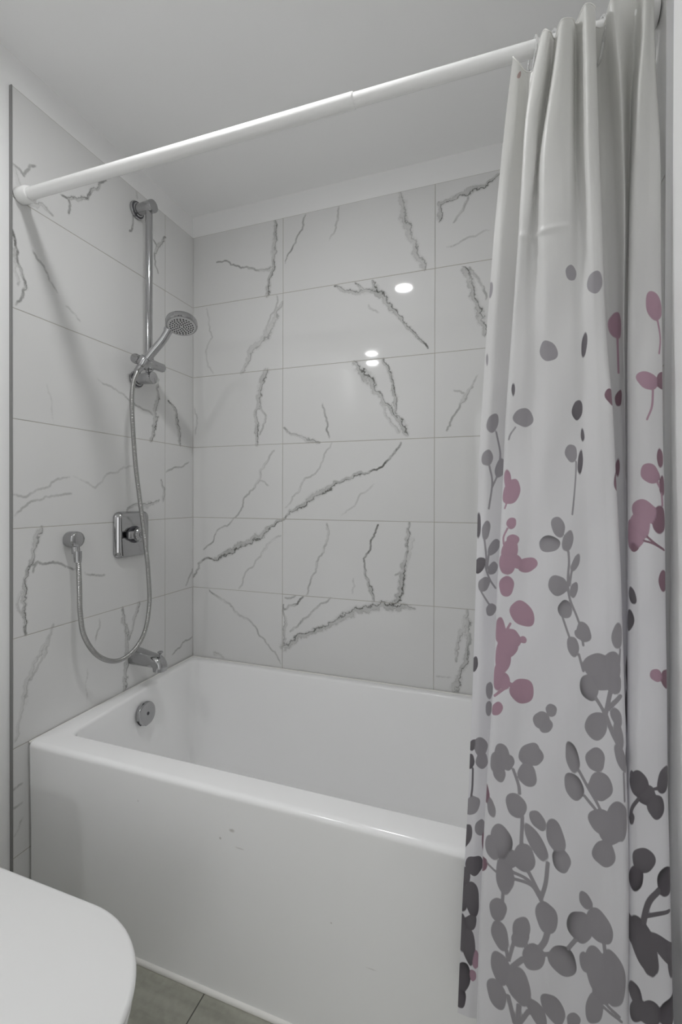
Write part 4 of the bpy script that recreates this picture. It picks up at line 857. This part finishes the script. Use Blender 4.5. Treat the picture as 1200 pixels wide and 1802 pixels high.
# the wall behind the viewer has an added doorway too, for the second fill light
FX0, FX1 = 0.96, 1.50
bm = bmesh.new()
add_box(bm, -0.1, FX0, ROOM_Y0-0.1, ROOM_Y0, 0, CEIL_Z)
add_box(bm, FX1, ROOM_X1+0.1, ROOM_Y0-0.1, ROOM_Y0, 0, CEIL_Z)
add_box(bm, FX0, FX1, ROOM_Y0-0.1, ROOM_Y0, DZ, CEIL_Z)
struct(from_bm('wall_front', bm, M_PAINT))
struct(box_obj('trim_1', -TH, 0.0006, -0.7825, -0.7796, 0.0, TILE_TOP, m=M_TRIMMETAL))
struct(box_obj('trim_2', ROOM_X1-0.0006, ROOM_X1+TH, -0.8015, -0.7986, 0.0, TILE_TOP, m=M_TRIMLIGHT))
# casing around the added doorway in the right wall, beside and behind the viewer
bm = bmesh.new()
XC = ROOM_X1+TH-0.0005
for y0, y1, z0, z1 in ((DY0-0.07, DY0, 0, DZ+0.07), (DY1, DY1+0.07, 0, DZ+0.07), (DY0, DY1, DZ, DZ+0.07)):
    add_box(bm, XC-0.016, XC, y0, y1, z0, z1)
struct(from_bm('added_doorway_1', bm, M_ADDED_CASING))

# ------------------------------------------------------------------ bathtub
tub = thing('bathtub', 'white alcove bathtub with a plain straight apron beneath the marble tiled walls', 'bathtub', (0.762, -0.37, 0))
RZ = 0.501
TX0, TX1, TY0, TY1 = 0.003, ROOM_X1-0.003, -0.741, -0.004
bm = bmesh.new()
rings = []
rings.append(rrect(TX0, TX1, TY0+0.004, TY1, 0.012, 0.0))
rings.append(rrect(TX0, TX1, TY0+0.004, TY1, 0.012, 0.015))
rings.append(rrect(TX0, TX1, TY0+0.004, TY1, 0.012, 0.25))
EO = 0.014
rings.append(rrect(TX0, TX1, TY0, TY1, 0.012, RZ-EO-0.004))
for k in range(0, 7):
    a = PI/2*k/6
    ins = EO*(1-math.cos(a)); dz = EO*math.sin(a)
    rings.append(rrect(TX0+ins*0.4, TX1-ins*0.4, TY0+ins, TY1-ins*0.4, 0.012, RZ-EO+dz))
def inner(d, z, extra=0.0, r=0.032):
    # basin outline at inset d from the rim's inner edge
    ring = rrect(0.034+d, 1.455-d-extra, -0.664+d*1.0, -0.036-d, (r, r, r, r), z)
    for p in ring:
        t = min(max((-p.y-0.05)/0.62, 0), 1)
        w = max(0.0, 1-(p.x-0.03)/0.5)
        p.x += 0.046*t*w
    return ring
EI = 0.010
for k in range(0, 7):
    a = PI/2*k/6
    rings.append(inner(-EI+EI*math.sin(a), RZ-EI*(1-math.cos(a)), r=0.034))
for (d, z, e) in ((0.003, 0.46, 0.01), (0.008, 0.38, 0.04), (0.014, 0.30, 0.075), (0.021, 0.22, 0.11), (0.030, 0.095, 0.15)):
    rings.append(inner(d, z, e, 0.032+d*0.8))
for k in range(1, 7):
    a = PI/2*k/6
    rings.append(inner(0.030+0.045*(1-math.cos(a)), 0.095-0.045*math.sin(a), 0.15, 0.055+0.02*k/6))
rings.append(inner(0.20, 0.048, 0.15, 0.06))
add_loft(bm, rings, True, True)
tubm = from_bm('tub_shell', bm, M_TUB, tub, True, 55)
# caulk along the floor and along the walls
bm = bmesh.new()
add_tube(bm, [(0.001, TY0+0.006, 0.003), (ROOM_X1-0.001, TY0+0.006, 0.003)], 0.009, 10)
from_bm('caulk_bead', bm, M_CAULK, tub, True)
bm = bmesh.new()
add_tube(bm, [(0.005, -0.736, RZ-0.004), (0.005, -0.005, RZ-0.001), (ROOM_X1-0.005, -0.005, RZ-0.001), (ROOM_X1-0.005, -0.736, RZ-0.004)], 0.004, 8)
from_bm('caulk_bead', bm, M_CAULK, tub, True)
# overflow plate on the sloping end wall
ov_o = Vector((0.0745, -0.365, 0.424)); ov_n = Vector((0.985, 0.0, 0.12)).normalized()
bm = bmesh.new()
add_lathe(bm, ov_o - ov_n*0.006, ov_n, [(0, .037), (0.009, .041), (0.015, .041), (0.018, .039), (0.0195, .035), (0.0205, .02), (0.021, 0)], 48)
ovp = from_bm('overflow_plate', bm, M_CHROME, tub, True, 35)
def sub(name, bm, m, parent, smooth=True, autos=40):
    o = from_bm(name, bm, m, None, smooth, autos)
    o.parent = parent
    return o
bm = bmesh.new()
add_lathe(bm, ov_o + ov_n*0.0140, ov_n, [(0, .006), (.0016, .0055), (.002, 0)], 20)
sub('screw', bm, M_CHROME_DARK, ovp)
bm = bmesh.new()
add_lathe(bm, ov_o + ov_n*0.0138 + Vector((0, 0, -0.022)), ov_n, [(0, .0028), (.0016, .0025), (.0018, 0)], 16)
sub('slot', bm, M_CHROME_DARK, ovp)
for a0, a1 in ((3.45, 4.0), (4.55, 4.85)):
    bm = bmesh.new()
    q = [ov_o + ov_n*0.004 + (Vector((0, 1, 0))*math.cos(a) + Vector((-0.12, 0, 0.99))*math.sin(a))*0.0405 for a in np.linspace(a0, a1, 8)]
    add_tube(bm, q, 0.0030, 8)
    sub('drain_gap', bm, M_NOZZLE, ovp)
# floor drain of the tub
bm = bmesh.new(); add_lathe(bm, (0.30, -0.36, 0.0475), (0, 0, 1), [(0, .034), (.004, .034), (.006, .028), (.008, .012), (.009, 0)], 32)
from_bm('drain_cover', bm, M_CHROME, tub, True, 40)

# ------------------------------------------------------------------ tub spout
SY, SZ = -0.338, 0.612
spout = thing('tub_spout', 'chrome tub spout with a lift knob on top low on the left wall', 'faucet', (0, SY, SZ))
bm = bmesh.new()
def spring(x, zc, ry, rz_, tilt=0.0, n=28):
    out = []
    for i in range(n):
        a = 2*PI*i/n
        cy, sz = math.cos(a), math.sin(a)
        e = 0.75
        out.append(Vector((x + tilt*(sz*rz_), SY + ry*math.copysign(abs(cy)**e, cy), zc + rz_*math.copysign(abs(sz)**e, sz))))
    return out
def ring_dir(c, d, ry, rr_, n=28):
    d = Vector(d).normalized(); side = Vector((0, 1, 0)); up = d.cross(side).normalized()
    out = []
    for i in range(n):
        a = 2*PI*i/n; cy, sz = math.cos(a), math.sin(a); e = 0.72
        out.append(Vector(c) + side*ry*math.copysign(abs(cy)**e, cy) + up*rr_*math.copysign(abs(sz)**e, sz))
    return out
ZU = 0.584
rr = [ring_dir((x, SY, ZU+h), (1, 0, 0), w, h) for x, w, h in ((0.0, .0285, .0285), (.006, .0295, .030), (.02, .029, .0295), (.05, .0265, .0268), (.08, .025, .0242), (.094, .0245, .0232))]
for k in range(1, 8):
    t = PI/2*k/7
    q = 0.0235
    rr.append(ring_dir((0.094 + (q+.001)*math.sin(t), SY, ZU-.0005 + q*math.cos(t)), (math.cos(t), 0, -math.sin(t)), .0243, q-.0015))
rr.append(ring_dir((0.1185, SY, ZU-.010), (0, 0, -1), .0235, .0215))
add_loft(bm, rr)
from_bm('spout_body', bm, M_CHROME, spout, True, 50)
bm = bmesh.new()
add_lathe(bm, (0.118, SY, ZU+0.030), (0.05, 0, 1), [(0, .0035), (.020, .0035), (.022, .006), (.025, .0095), (.028, .0095), (.030, .006), (.0305, 0)], 20)
from_bm('diverter_knob', bm, M_CHROME, spout, True, 40)
bm = bmesh.new(); add_lathe(bm, (0.1185, SY, ZU-0.0098), (0, 0, -1), [(0, .0165), (.0012, .0165), (.0014, 0)], 24)
from_bm('outlet', bm, M_CHROME_DARK, spout, True, 40)

# ------------------------------------------------------------------ valve
VY, VZ = -0.3575, 1.066
valve = thing('shower_valve', 'chrome rounded square mixing valve with a round handle on the left wall', 'shower valve', (0, VY, VZ))
def yz_ring(x, h, r, hz=None):
    hz = hz or h
    return [Vector((x, VY+p.x, VZ+p.y)) for p in rrect(-h, h, -hz, hz, r, 0, 8)]
bm = bmesh.new()
add_loft(bm, [yz_ring(0.0, .078, .022, .082), yz_ring(0.004, .079, .023, .083), yz_ring(0.008, .078, .022, .082), yz_ring(0.020, .069, .018, .078), yz_ring(0.023, .066, .017, .0755), yz_ring(0.0245, .060, .014, .070)])
from_bm('escutcheon', bm, M_CHROME, valve, True, 28)
KY = VY-0.006
bm = bmesh.new()
add_lathe(bm, (0.024, KY, VZ), (1, 0, 0), [(0, .031), (.004, .031), (.006, .029), (.007, .025)], 36)
from_bm('collar', bm, M_CHROME_DARK, valve, True, 40)
bm = bmesh.new()
add_lathe(bm, (0.030, KY, VZ), (1, 0, 0), [(0, .021), (.012, .021), (.014, .026), (.026, .026), (.031, .022), (.033, .012), (.0335, 0)], 36)
kn = from_bm('handle', bm, M_CHROME, valve, True, 35)
bm = bmesh.new(); add_box(bm, 0.040, 0.052, KY-0.048, KY-0.02, VZ-0.014, VZ+0.014, 0.004, 3)
sub('lever', bm, M_CHROME, kn, True, 30)
bm = bmesh.new(); add_lathe(bm, (0.0632, KY-0.004, VZ), (1, 0, 0), [(0, .011), (.004, .010), (.006, .006), (.0065, 0)], 24)
sub('end_cap', bm, M_CHROME, kn, True, 40)

# ------------------------------------------------------------------ water outlet elbow
EY, EZ = -0.604, 1.068
elbow = thing('wall_elbow', 'small round chrome wall outlet that feeds the hose beside the valve', 'wall outlet', (0, EY, EZ))
bm = bmesh.new(); add_lathe(bm, (0, EY, EZ), (1, 0, 0), [(0, .0245), (.004, .0255), (.030, .0255), (.035, .0245), (.038, .021), (.0395, .012), (.040, 0)], 36)
from_bm('outlet_body', bm, M_CHROME, elbow, True, 50)
bm = bmesh.new(); add_lathe(bm, (0.026, EY-0.002, EZ-0.022), (0.22, -0.05, -1), [(0, .012), (.018, .012), (.020, .0125), (.022, .011), (.0225, 0)], 24)
from_bm('threaded_outlet', bm, M_CHROME, elbow, True, 40)

# ------------------------------------------------------------------ slide bar
BX, BY = 0.060, -0.330
BT, BB = 2.262, 1.637
bar = thing('slide_bar', 'vertical chrome slide bar with round wall brackets on the left wall', 'shower rail', (0, BY, BB))
bm = bmesh.new(); add_lathe(bm, (BX, BY, BB-0.004), (0, 0, 1), [(0, .0125), (BT-BB+0.010, .0125)], 28)
from_bm('bar', bm, M_CHROME, bar, True, 40)
for z in (BT, BB):
    bm = bmesh.new()
    add_lathe(bm, (0.0, BY, z), (1, 0, 0), [(0, .031), (.004, .032), (.008, .031), (.012, .026), (.014, .020), (.03, .0195), (.05, .021), (.078, .0225), (.082, .021), (.083, 0)], 40)
    from_bm('wall_bracket', bm, M_CHROME, bar, True, 30)
    if z == BT:
        br_o = None
    bm = bmesh.new(); add_lathe(bm, (0.0002, BY, z), (1, 0, 0), [(0.0085, .0295), (.0125, .0275), (.0126, 0.01)], 40)
    from_bm('bracket_groove', bm, M_CHROME_DARK, bar, True, 30)
# slider that holds the handset
SLZ = 1.690
bm = bmesh.new()
add_lathe(bm, (0.064, BY+0.070, SLZ), (0, -1, 0), [(0, .012), (.002, .0150), (.006, .0165), (.045, .0165), (.070, .0185), (.120, .0165), (.122, .014), (.122, 0)], 32)
sl = from_bm('slider', bm, M_CHROME, bar, True, 35)
bm = bmesh.new(); add_lathe(bm, (BX, BY, SLZ-0.024), (0, 0, 1), [(0, .015), (.002, .017), (.044, .017), (.046, .015)], 28)
sub('clamp_sleeve', bm, M_CHROME, sl)
HB = Vector((0.080, -0.396, 1.655)); HT = Vector((0.176, -0.371, 1.768))
hd = (HT-HB).normalized()
bm = bmesh.new()
add_lathe(bm, HB + hd*0.010, hd, [(0, .0185), (.002, .0205), (.030, .0225), (.032, .0215), (.032, 0.0155), (.0, .0145)], 32)
sub('cradle', bm, M_CHROME, sl)
bm = bmesh.new(); add_lathe(bm, (0.060, BY-0.048, SLZ), (0, -1, 0), [(0, .010), (.004, .0165), (.020, .0175), (.025, .015), (.026, 0)], 28)
sub('tension_knob', bm, M_CHROME, sl)

# ------------------------------------------------------------------ hand shower
hs = thing('hand_shower', 'chrome hand shower with round dark-dotted spray head resting in the slider', 'shower head', tuple(HB))
HC = Vector((0.238, -0.371, 1.790))
HN = Vector((0.206, -0.255, -0.944)).normalized()
bm = bmesh.new()
hp = catmull([HB - hd*0.004, HB + hd*0.035, HB + hd*0.080, HT - hd*0.015, HC - HN*0.024 + Vector((-0.038, 0, 0.0))], 6)
add_tube(bm, hp, [0.0125 + 0.0015*math.sin(i/len(hp)*PI) + (0.003 if i > len(hp)-5 else 0) for i in range(len(hp))], 24)
from_bm('handle', bm, M_CHROME, hs, True, 50)
bm = bmesh.new()
add_lathe(bm, HC, -HN, [(0.001, .044), (0, .0500), (.003, .0530), (.012, .0535), (.020, .0520), (.028, .0440), (.034, .028), (.036, 0)], 56)
from_bm('head_shell', bm, M_CHROME, hs, True, 40)
bm = bmesh.new()
add_lathe(bm, HC, HN, [(-0.001, .0470), (.0008, .0465), (.0014, .044), (.0016, 0)], 56)
face = from_bm('spray_face', bm, M_FACE, hs, True, 40)
fu, fv = frame_of(HN)
bm = bmesh.new()
for r_, n_ in ((0.008, 6), (0.0155, 10), (0.023, 14), (0.0305, 18), (0.038, 24)):
    for k in range(n_):
        a = 2*PI*(k+0.5*(n_ % 4 == 2))/n_
        c = HC + HN*0.0014 + (fu*math.cos(a) + fv*math.sin(a))*r_
        add_lathe(bm, c, HN, [(0, .0021), (.0018, .0019), (.0022, .0010), (.0022, 0)], 8)
nz = from_bm('spray_nozzles', bm, M_NOZZLE, None, True, 40)
nz.parent = face
nz['kind'] = 'stuff'

# ------------------------------------------------------------------ hose
hose = thing('shower_hose', 'ribbed metal hose hanging in a loop from hand shower to wall outlet', 'hose', (0.06, -0.45, 0.65))
HP = [HB - hd*0.012, (0.079, -0.412, 1.625), (0.081, -0.426, 1.595), (0.083, -0.435, 1.54), (0.084, -0.433, 1.464), (0.086, -0.423, 1.328), (0.092, -0.411, 1.21), (0.095, -0.393, 1.091),
      (0.093, -0.377, 0.999), (0.088, -0.363, 0.926), (0.080, -0.349, 0.82), (0.075, -0.365, 0.721), (0.070, -0.414, 0.664), (0.067, -0.485, 0.652),
      (0.064, -0.555, 0.692), (0.060, -0.602, 0.765), (0.056, -0.614, 0.841), (0.053, -0.614, 0.911), (0.046, -0.611, 0.980), (0.037, -0.607, 1.020)]
path = catmull(HP, 60)
# resample evenly and rib
L = [0.0]
for a, b in zip(path[:-1], path[1:]): L.append(L[-1]+(b-a).length)
tot = L[-1]; pitch_h = 0.0052; nst = int(tot/pitch_h)*4
A = np.array([tuple(p) for p in path]); ss = np.linspace(0, tot, nst+1)
R = np.stack([np.interp(ss, L, A[:, i]) for i in range(3)], 1)
rad = [0.0078 if i % 4 in (0, 1) else (0.0072 if i % 4 == 2 else 0.0066) for i in range(nst+1)]
bm = bmesh.new(); add_tube(bm, [tuple(p) for p in R], rad, 14)
from_bm('hose_tube', bm, M_HOSE, hose, True, 60)
bm = bmesh.new(); add_tube(bm, [path[-1] + Vector((0.0016, -0.001, -0.022)), path[-1] + Vector((0.0008, -0.0005, -0.008)), path[-1] + Vector((-0.0003, 0, 0.012))], [0.0105, 0.0115, 0.0115], 20)
from_bm('hose_nut', bm, M_CHROME, hose, True, 40)
bm = bmesh.new(); add_tube(bm, [HB - hd*0.022, HB - hd*0.016, HB - hd*0.002], [0.0085, 0.0110, 0.0120], 20)
from_bm('hose_cone', bm, M_CHROME, hose, True, 40)

# ------------------------------------------------------------------ curtain rod
def rodp(x): return Vector((x, -0.757, 2.046 - 0.0146*x))
rod = thing('shower_curtain_rod', 'white telescopic tension rod spanning between the two walls over the tub', 'curtain rod', tuple(rodp(0)))
rdir = (rodp(1)-rodp(0)).normalized()
def rod_lathe(name, x0, prof):
    bm = bmesh.new(); add_lathe(bm, rodp(x0), rdir, prof, 40)
    return from_bm(name, bm, M_ROD, rod, True, 40)
rod_lathe('outer_tube', 0.03, [(0, .0155), (.951, .0155), (.9535, .0150), (.955, .0135)])
rod_lathe('inner_tube', 0.98, [(0, .0134), (.53, .0134)])
rod_lathe('end_cap', 0.0012, [(0, .021), (.002, .0225), (.034, .0215), (.0375, .0195), (.038, .0160)])
rod_lathe('end_cap', ROOM_X1-0.0392, [(0, .0140), (.0005, .0185), (.004, .0205), (.036, .0215), (.038, .020)])

# ------------------------------------------------------------------ curtain
curtain = thing('shower_curtain', 'white shower curtain printed with grey and mauve leaves gathered at the right wall', 'shower curtain', (1.40, -0.80, 0.245))
T = np.array(CURTAIN_TAB, float)
def cr_np(p, n):
    q = np.concatenate([2*p[:1]-p[1:2], p, 2*p[-1:]-p[-2:-1]]); out = []
    for i in range(len(p)-1):
        p0, p1, p2, p3 = q[i], q[i+1], q[i+2], q[i+3]
        for s in np.arange(n)/n:
            out.append(.5*(2*p1+(p2-p0)*s+(2*p0-5*p1+4*p2-p3)*s*s+(3*p1-p0-3*p2+p3)*s**3))
    out.append(p[-1]); return np.array(out)
G = cr_np(T, 14)
seg = np.linalg.norm(np.diff(cr_np(G.transpose(1, 0, 2), 18).transpose(1, 0, 2)[:, :, :2], axis=0), axis=2).mean(1)
U = np.concatenate([[0], np.cumsum(seg)])
# even spacing across the cloth, then along it
un = np.linspace(0, U[-1], int(U[-1]/0.0017)+1)
un = np.unique(np.concatenate([un, U[::7]]))
k = np.clip(np.searchsorted(U, un)-1, 0, len(U)-2)
fr = ((un-U[k])/np.maximum(U[k+1]-U[k], 1e-9))[:, None, None]
G = G[k]*(1-fr) + G[k+1]*fr
U = un
G = cr_np(G.transpose(1, 0, 2), 38).transpose(1, 0, 2)
UU = np.repeat(U[:, None], G.shape[1], 1).ravel(); WW = G[:, :, 2].ravel()
fedge = np.full(UU.shape, -0.02); ink = np.zeros((len(UU), 4)); ink[:, 3] = 1; ink[:, :3] = (.25, .24, .25)
CLS = {'g': ((.335, .320, .340), 0.08), 'h': ((.335, .320, .340), 0.80), 'd': ((.150, .138, .152), 0.40), 'k': ((.11, .098, .112), 0.90), 'p': ((.44, .28, .350), 0.12), 'm': ((.25, .145, .185), 0.25), 'b': ((.40, .29, .27), 0.2)}
rng = np.random.RandomState(21)
for (u0, w0, a, b, c, d, cl) in LEAVES:
    M = np.array([[a, b], [c, d]]); Mi = np.linalg.inv(M)
    sc = np.linalg.svd(M, compute_uv=False).min()
    eu, ew = 1.6*math.hypot(a, b), 1.6*math.hypot(c, d)
    ix = np.nonzero((np.abs(UU-u0) < eu) & (np.abs(WW-w0) < ew))[0]
    q = np.stack([UU[ix]-u0, WW[ix]-w0], 1) @ Mi.T
    rr_ = np.hypot(q[:, 0], q[:, 1])
    th = np.arctan2(q[:, 1], q[:, 0]); ph = rng.uniform(0, 6.28, 3)
    lim = 1 + 0.05*np.cos(2*th+ph[0]) + 0.035*np.cos(3*th+ph[1]) + 0.02*np.cos(5*th+ph[2])
    f = (lim-rr_)*sc
    wgt = np.clip(0.5 + (f-fedge[ix])/0.003, 0, 1)*(rr_ < 1.6)
    col, k = CLS[cl]
    da = rng.uniform(0, 6.28)
    tone = np.clip(0.55*rr_ + 0.6*(q[:, 0]*math.cos(da)+q[:, 1]*math.sin(da)), 0, 1)**2
    fac = 1-k*tone*0.68
    for i in range(3): ink[ix, i] = ink[ix, i]*(1-wgt) + col[i]*fac*wgt
    fedge[ix] = np.maximum(fedge[ix], np.where(rr_ < 1.6, f, -0.02))
for pts, w, cl in STEMS:
    P = cr_np(np.array(pts, float), 6) if len(pts) > 2 else np.array(pts, float)
    for a, b in zip(P[:-1], P[1:]):
        sel = np.nonzero((UU > min(a[0], b[0])-.01) & (UU < max(a[0], b[0])+.01) & (WW > min(a[1], b[1])-.01) & (WW < max(a[1], b[1])+.01))[0]
        if len(sel) == 0: continue
        px, pz = UU[sel]-a[0], WW[sel]-a[1]; dx, dz = b-a
        t = np.clip((px*dx+pz*dz)/(dx*dx+dz*dz+1e-12), 0, 1)
        f = w-np.hypot(px-t*dx, pz-t*dz)
        bt = f > fedge[sel]; j = sel[bt]
        fedge[j] = f[bt]; ink[j, :3] = CLS[cl][0]
# small wrinkles: packing creases and soft ripples
amp = 0.0
tt = np.linspace(0, 1, G.shape[1])[None, :]
wob = 0.0016*np.sin(WW.reshape(G.shape[:2])*9+U[:, None]*40) + 0.0010*np.sin(WW.reshape(G.shape[:2])*23-U[:, None]*70)
crease = -0.003*np.exp(-((WW.reshape(G.shape[:2])-1.655)/0.006)**2)*np.exp(-((U[:, None]-0.16)/0.07)**2)
G = G.copy(); G[:, :, 1] += (wob+crease)*np.clip(tt*8, 0, 1)
G[:, :, 0] = np.minimum(G[:, :, 0], 1.519)
nu, nv = G.shape[:2]
idx = np.arange(nu*nv).reshape(nu, nv)
F = np.stack([idx[:-1, :-1], idx[1:, :-1], idx[1:, 1:], idx[:-1, 1:]], -1).reshape(-1, 4).astype(np.int32)
me = bpy.data.meshes.new('curtain_cloth')
me.vertices.add(nu*nv); me.vertices.foreach_set('co', G.astype(np.float32).ravel())
me.loops.add(F.size); me.loops.foreach_set('vertex_index', F.ravel())
me.polygons.add(len(F)); me.polygons.foreach_set('loop_start', np.arange(0, F.size, 4, dtype=np.int32))
me.update(calc_edges=True)
at = me.attributes.new('print_edge', 'FLOAT', 'POINT'); at.data.foreach_set('value', fedge.astype(np.float32))
at = me.attributes.new('ink', 'FLOAT_COLOR', 'POINT'); at.data.foreach_set('color', ink.astype(np.float32).ravel())
link('curtain_cloth', me, M_CURTAIN, curtain, True)
# stitched top hem, following the cloth
bm = bmesh.new()
hem = [Vector(G[i, 0]) + Vector((0, 0, 0.0005)) for i in range(0, nu, 2)]
add_tube(bm, hem, 0.0011, 6)
from_bm('hem', bm, M_HEM, curtain, True)

# ------------------------------------------------------------------ curtain hooks
HOOKS = [(1.327, 'leftmost clear plastic curtain hook, looped over the rod at the free edge of the curtain', 0.10),
         (1.362, 'clear plastic curtain hook between the first two pleats of the curtain', -0.05),
         (1.436, 'clear plastic curtain hook in the gap beside the wide middle pleat', 0.06),
         (1.4975, 'clear plastic curtain hook closest to the right wall', 0.04)]
def hook_mesh():
    bm = bmesh.new()
    pts = [(0, -0.0245*math.sin(a)*(1 if math.cos(a) > 0 else 0.75), 0.040*math.cos(a)) for a in np.linspace(0, 2*PI, 41)[:-1]]
    pts.append(pts[0])
    add_tube(bm, pts, 0.0022, 8)
    me = bpy.data.meshes.new('curtain_hook'); bmesh.ops.recalc_face_normals(bm, faces=bm.faces); bm.to_mesh(me); bm.free()
    me.polygons.foreach_set('use_smooth', [True]*len(me.polygons))
    me.materials.append(M_CLEAR)
    return me
hk = hook_mesh()
for x, lb, tilt in HOOKS:
    o = bpy.data.objects.new('curtain_hook', hk); COL.objects.link(o)
    p = rodp(x); o.location = (p.x, p.y, p.z - 0.0215); o.rotation_euler = (0, tilt, 0.25)
    o['label'] = lb; o['category'] = 'curtain hook'; o['group'] = 'clear plastic hooks along the curtain rod'

# ------------------------------------------------------------------ toilet
TYC = -1.19
toilet = thing('toilet', 'white toilet with closed lid standing in front of the tub apron', 'toilet', (0.40, TYC, 0))
def dring(x0, xs, x1, hw, z, n=40, rb=0.05):
    # outline: straight sides from x0 to xs, elliptical front to x1
    out = []
    for i in range(n+1):
        a = -PI/2 + PI*i/n
        out.append(Vector((xs+(x1-xs)*math.cos(a), TYC+hw*math.sin(a), z)))
    for i in range(7):
        a = PI/2*i/6
        out.append(Vector((x0+rb-rb*math.sin(a), TYC+hw-rb+rb*math.cos(a), z)))
    for i in range(7):
        a = PI/2*i/6
        out.append(Vector((x0+rb-rb*math.cos(a), TYC-hw+rb-rb*math.sin(a), z)))
    return out
bm = bmesh.new()
add_loft(bm, [dring(.04, .44, .60, .115, 0.0), dring(.04, .44, .605, .118, .02), dring(.04, .46, .62, .120, .12), dring(.04, .50, .675, .140, .24), dring(.04, .54, .725, .163, .33),
              dring(.04, .55, .742, .168, .375), dring(.04, .55, .744, .169, .392), dring(.045, .55, .740, .166, .398)])
from_bm('bowl', bm, M_CERAM, toilet, True, 50)
bm = bmesh.new()
add_loft(bm, [dring(.22, .56, .753, .171, .4005), dring(.22, .56, .759, .174, .403), dring(.22, .56, .760, .1745, .412), dring(.222, .56, .756, .172, .417)])
from_bm('seat', bm, M_LID, toilet, True, 50)
bm = bmesh.new()
LZ = 0.440
rg = [dring(.215, .56, .752, .167, LZ-.019), dring(.213, .56, .7625, .1735, LZ-.018), dring(.213, .56, .765, .1755, LZ-.012)]
for k in range(0, 6):
    a = PI/2*k/5
    i_ = 0.008*(1-math.cos(a))
    rg.append(dring(.213+i_, .56, .7655-i_, .176-i_, LZ-.008+.008*math.sin(a)))
rg.append(dring(.26, .54, .70, .12, LZ+0.0012))
rg.append(dring(.32, .50, .60, .06, LZ+0.0018))
add_loft(bm, rg)
from_bm('lid', bm, M_LID, toilet, True, 50)
for s in (-1, 1):
    bm = bmesh.new(); add_lathe(bm, (0.222, TYC+s*0.075-0.02, 0.416), (0, 1, 0), [(0, .011), (.04, .011)], 20)
    from_bm('hinge', bm, M_LID, toilet, True, 40)
bm = bmesh.new()
def tring(i_, z, r=0.03): return rrect(0.012+i_*.3, 0.205-i_, TYC-0.180+i_, TYC+0.180-i_, r, z)
add_loft(bm, [tring(.02, .385), tring(.012, .42), tring(.004, .55), tring(.002, .70), tring(.002, .725)])
from_bm('tank', bm, M_CERAM, toilet, True, 50)
bm = bmesh.new()
add_loft(bm, [tring(-.002, .7255), tring(-.004, .730), tring(-.004, .748), tring(.0, .757), tring(.01, .7605), tring(.05, .762, .02)])
tl = from_bm('tank_lid', bm, M_CERAM, toilet, True, 50)
bm = bmesh.new(); add_lathe(bm, (0.108, TYC, 0.7615), (0, 0, 1), [(0, .024), (.004, .024), (.006, .021), (.0065, 0)], 32)
sub('flush_button', bm, M_CHROME, tl)

# ------------------------------------------------------------------ recessed ceiling lights
def downlight(x, y, strength, label):
    t = thing('recessed_light', label, 'ceiling light', (x, y, CEIL_Z), 'recessed ceiling lights')
    bm = bmesh.new()
    add_lathe(bm, (x, y, CEIL_Z), (0, 0, -1), [(0, .066), (.003, .066), (.005, .060), (.0045, .045), (.001, .044)], 48)
    from_bm('trim_ring', bm, M_ROD, t, True, 40)
    bm = bmesh.new(); add_lathe(bm, (x, y, CEIL_Z-0.0008), (0, 0, -1), [(0, .0435), (.0012, .043), (.0014, 0)], 48)
    from_bm('lens', bm, lamp_mat('lamp_glow', strength), t)
downlight(0.747, -0.932, LAMP_TUB, 'round recessed ceiling light just in front of the tub, beside the curtain rod')
downlight(0.21, -2.20, LAMP_VANITY, 'round recessed ceiling light further back, past the toilet and near the left wall')
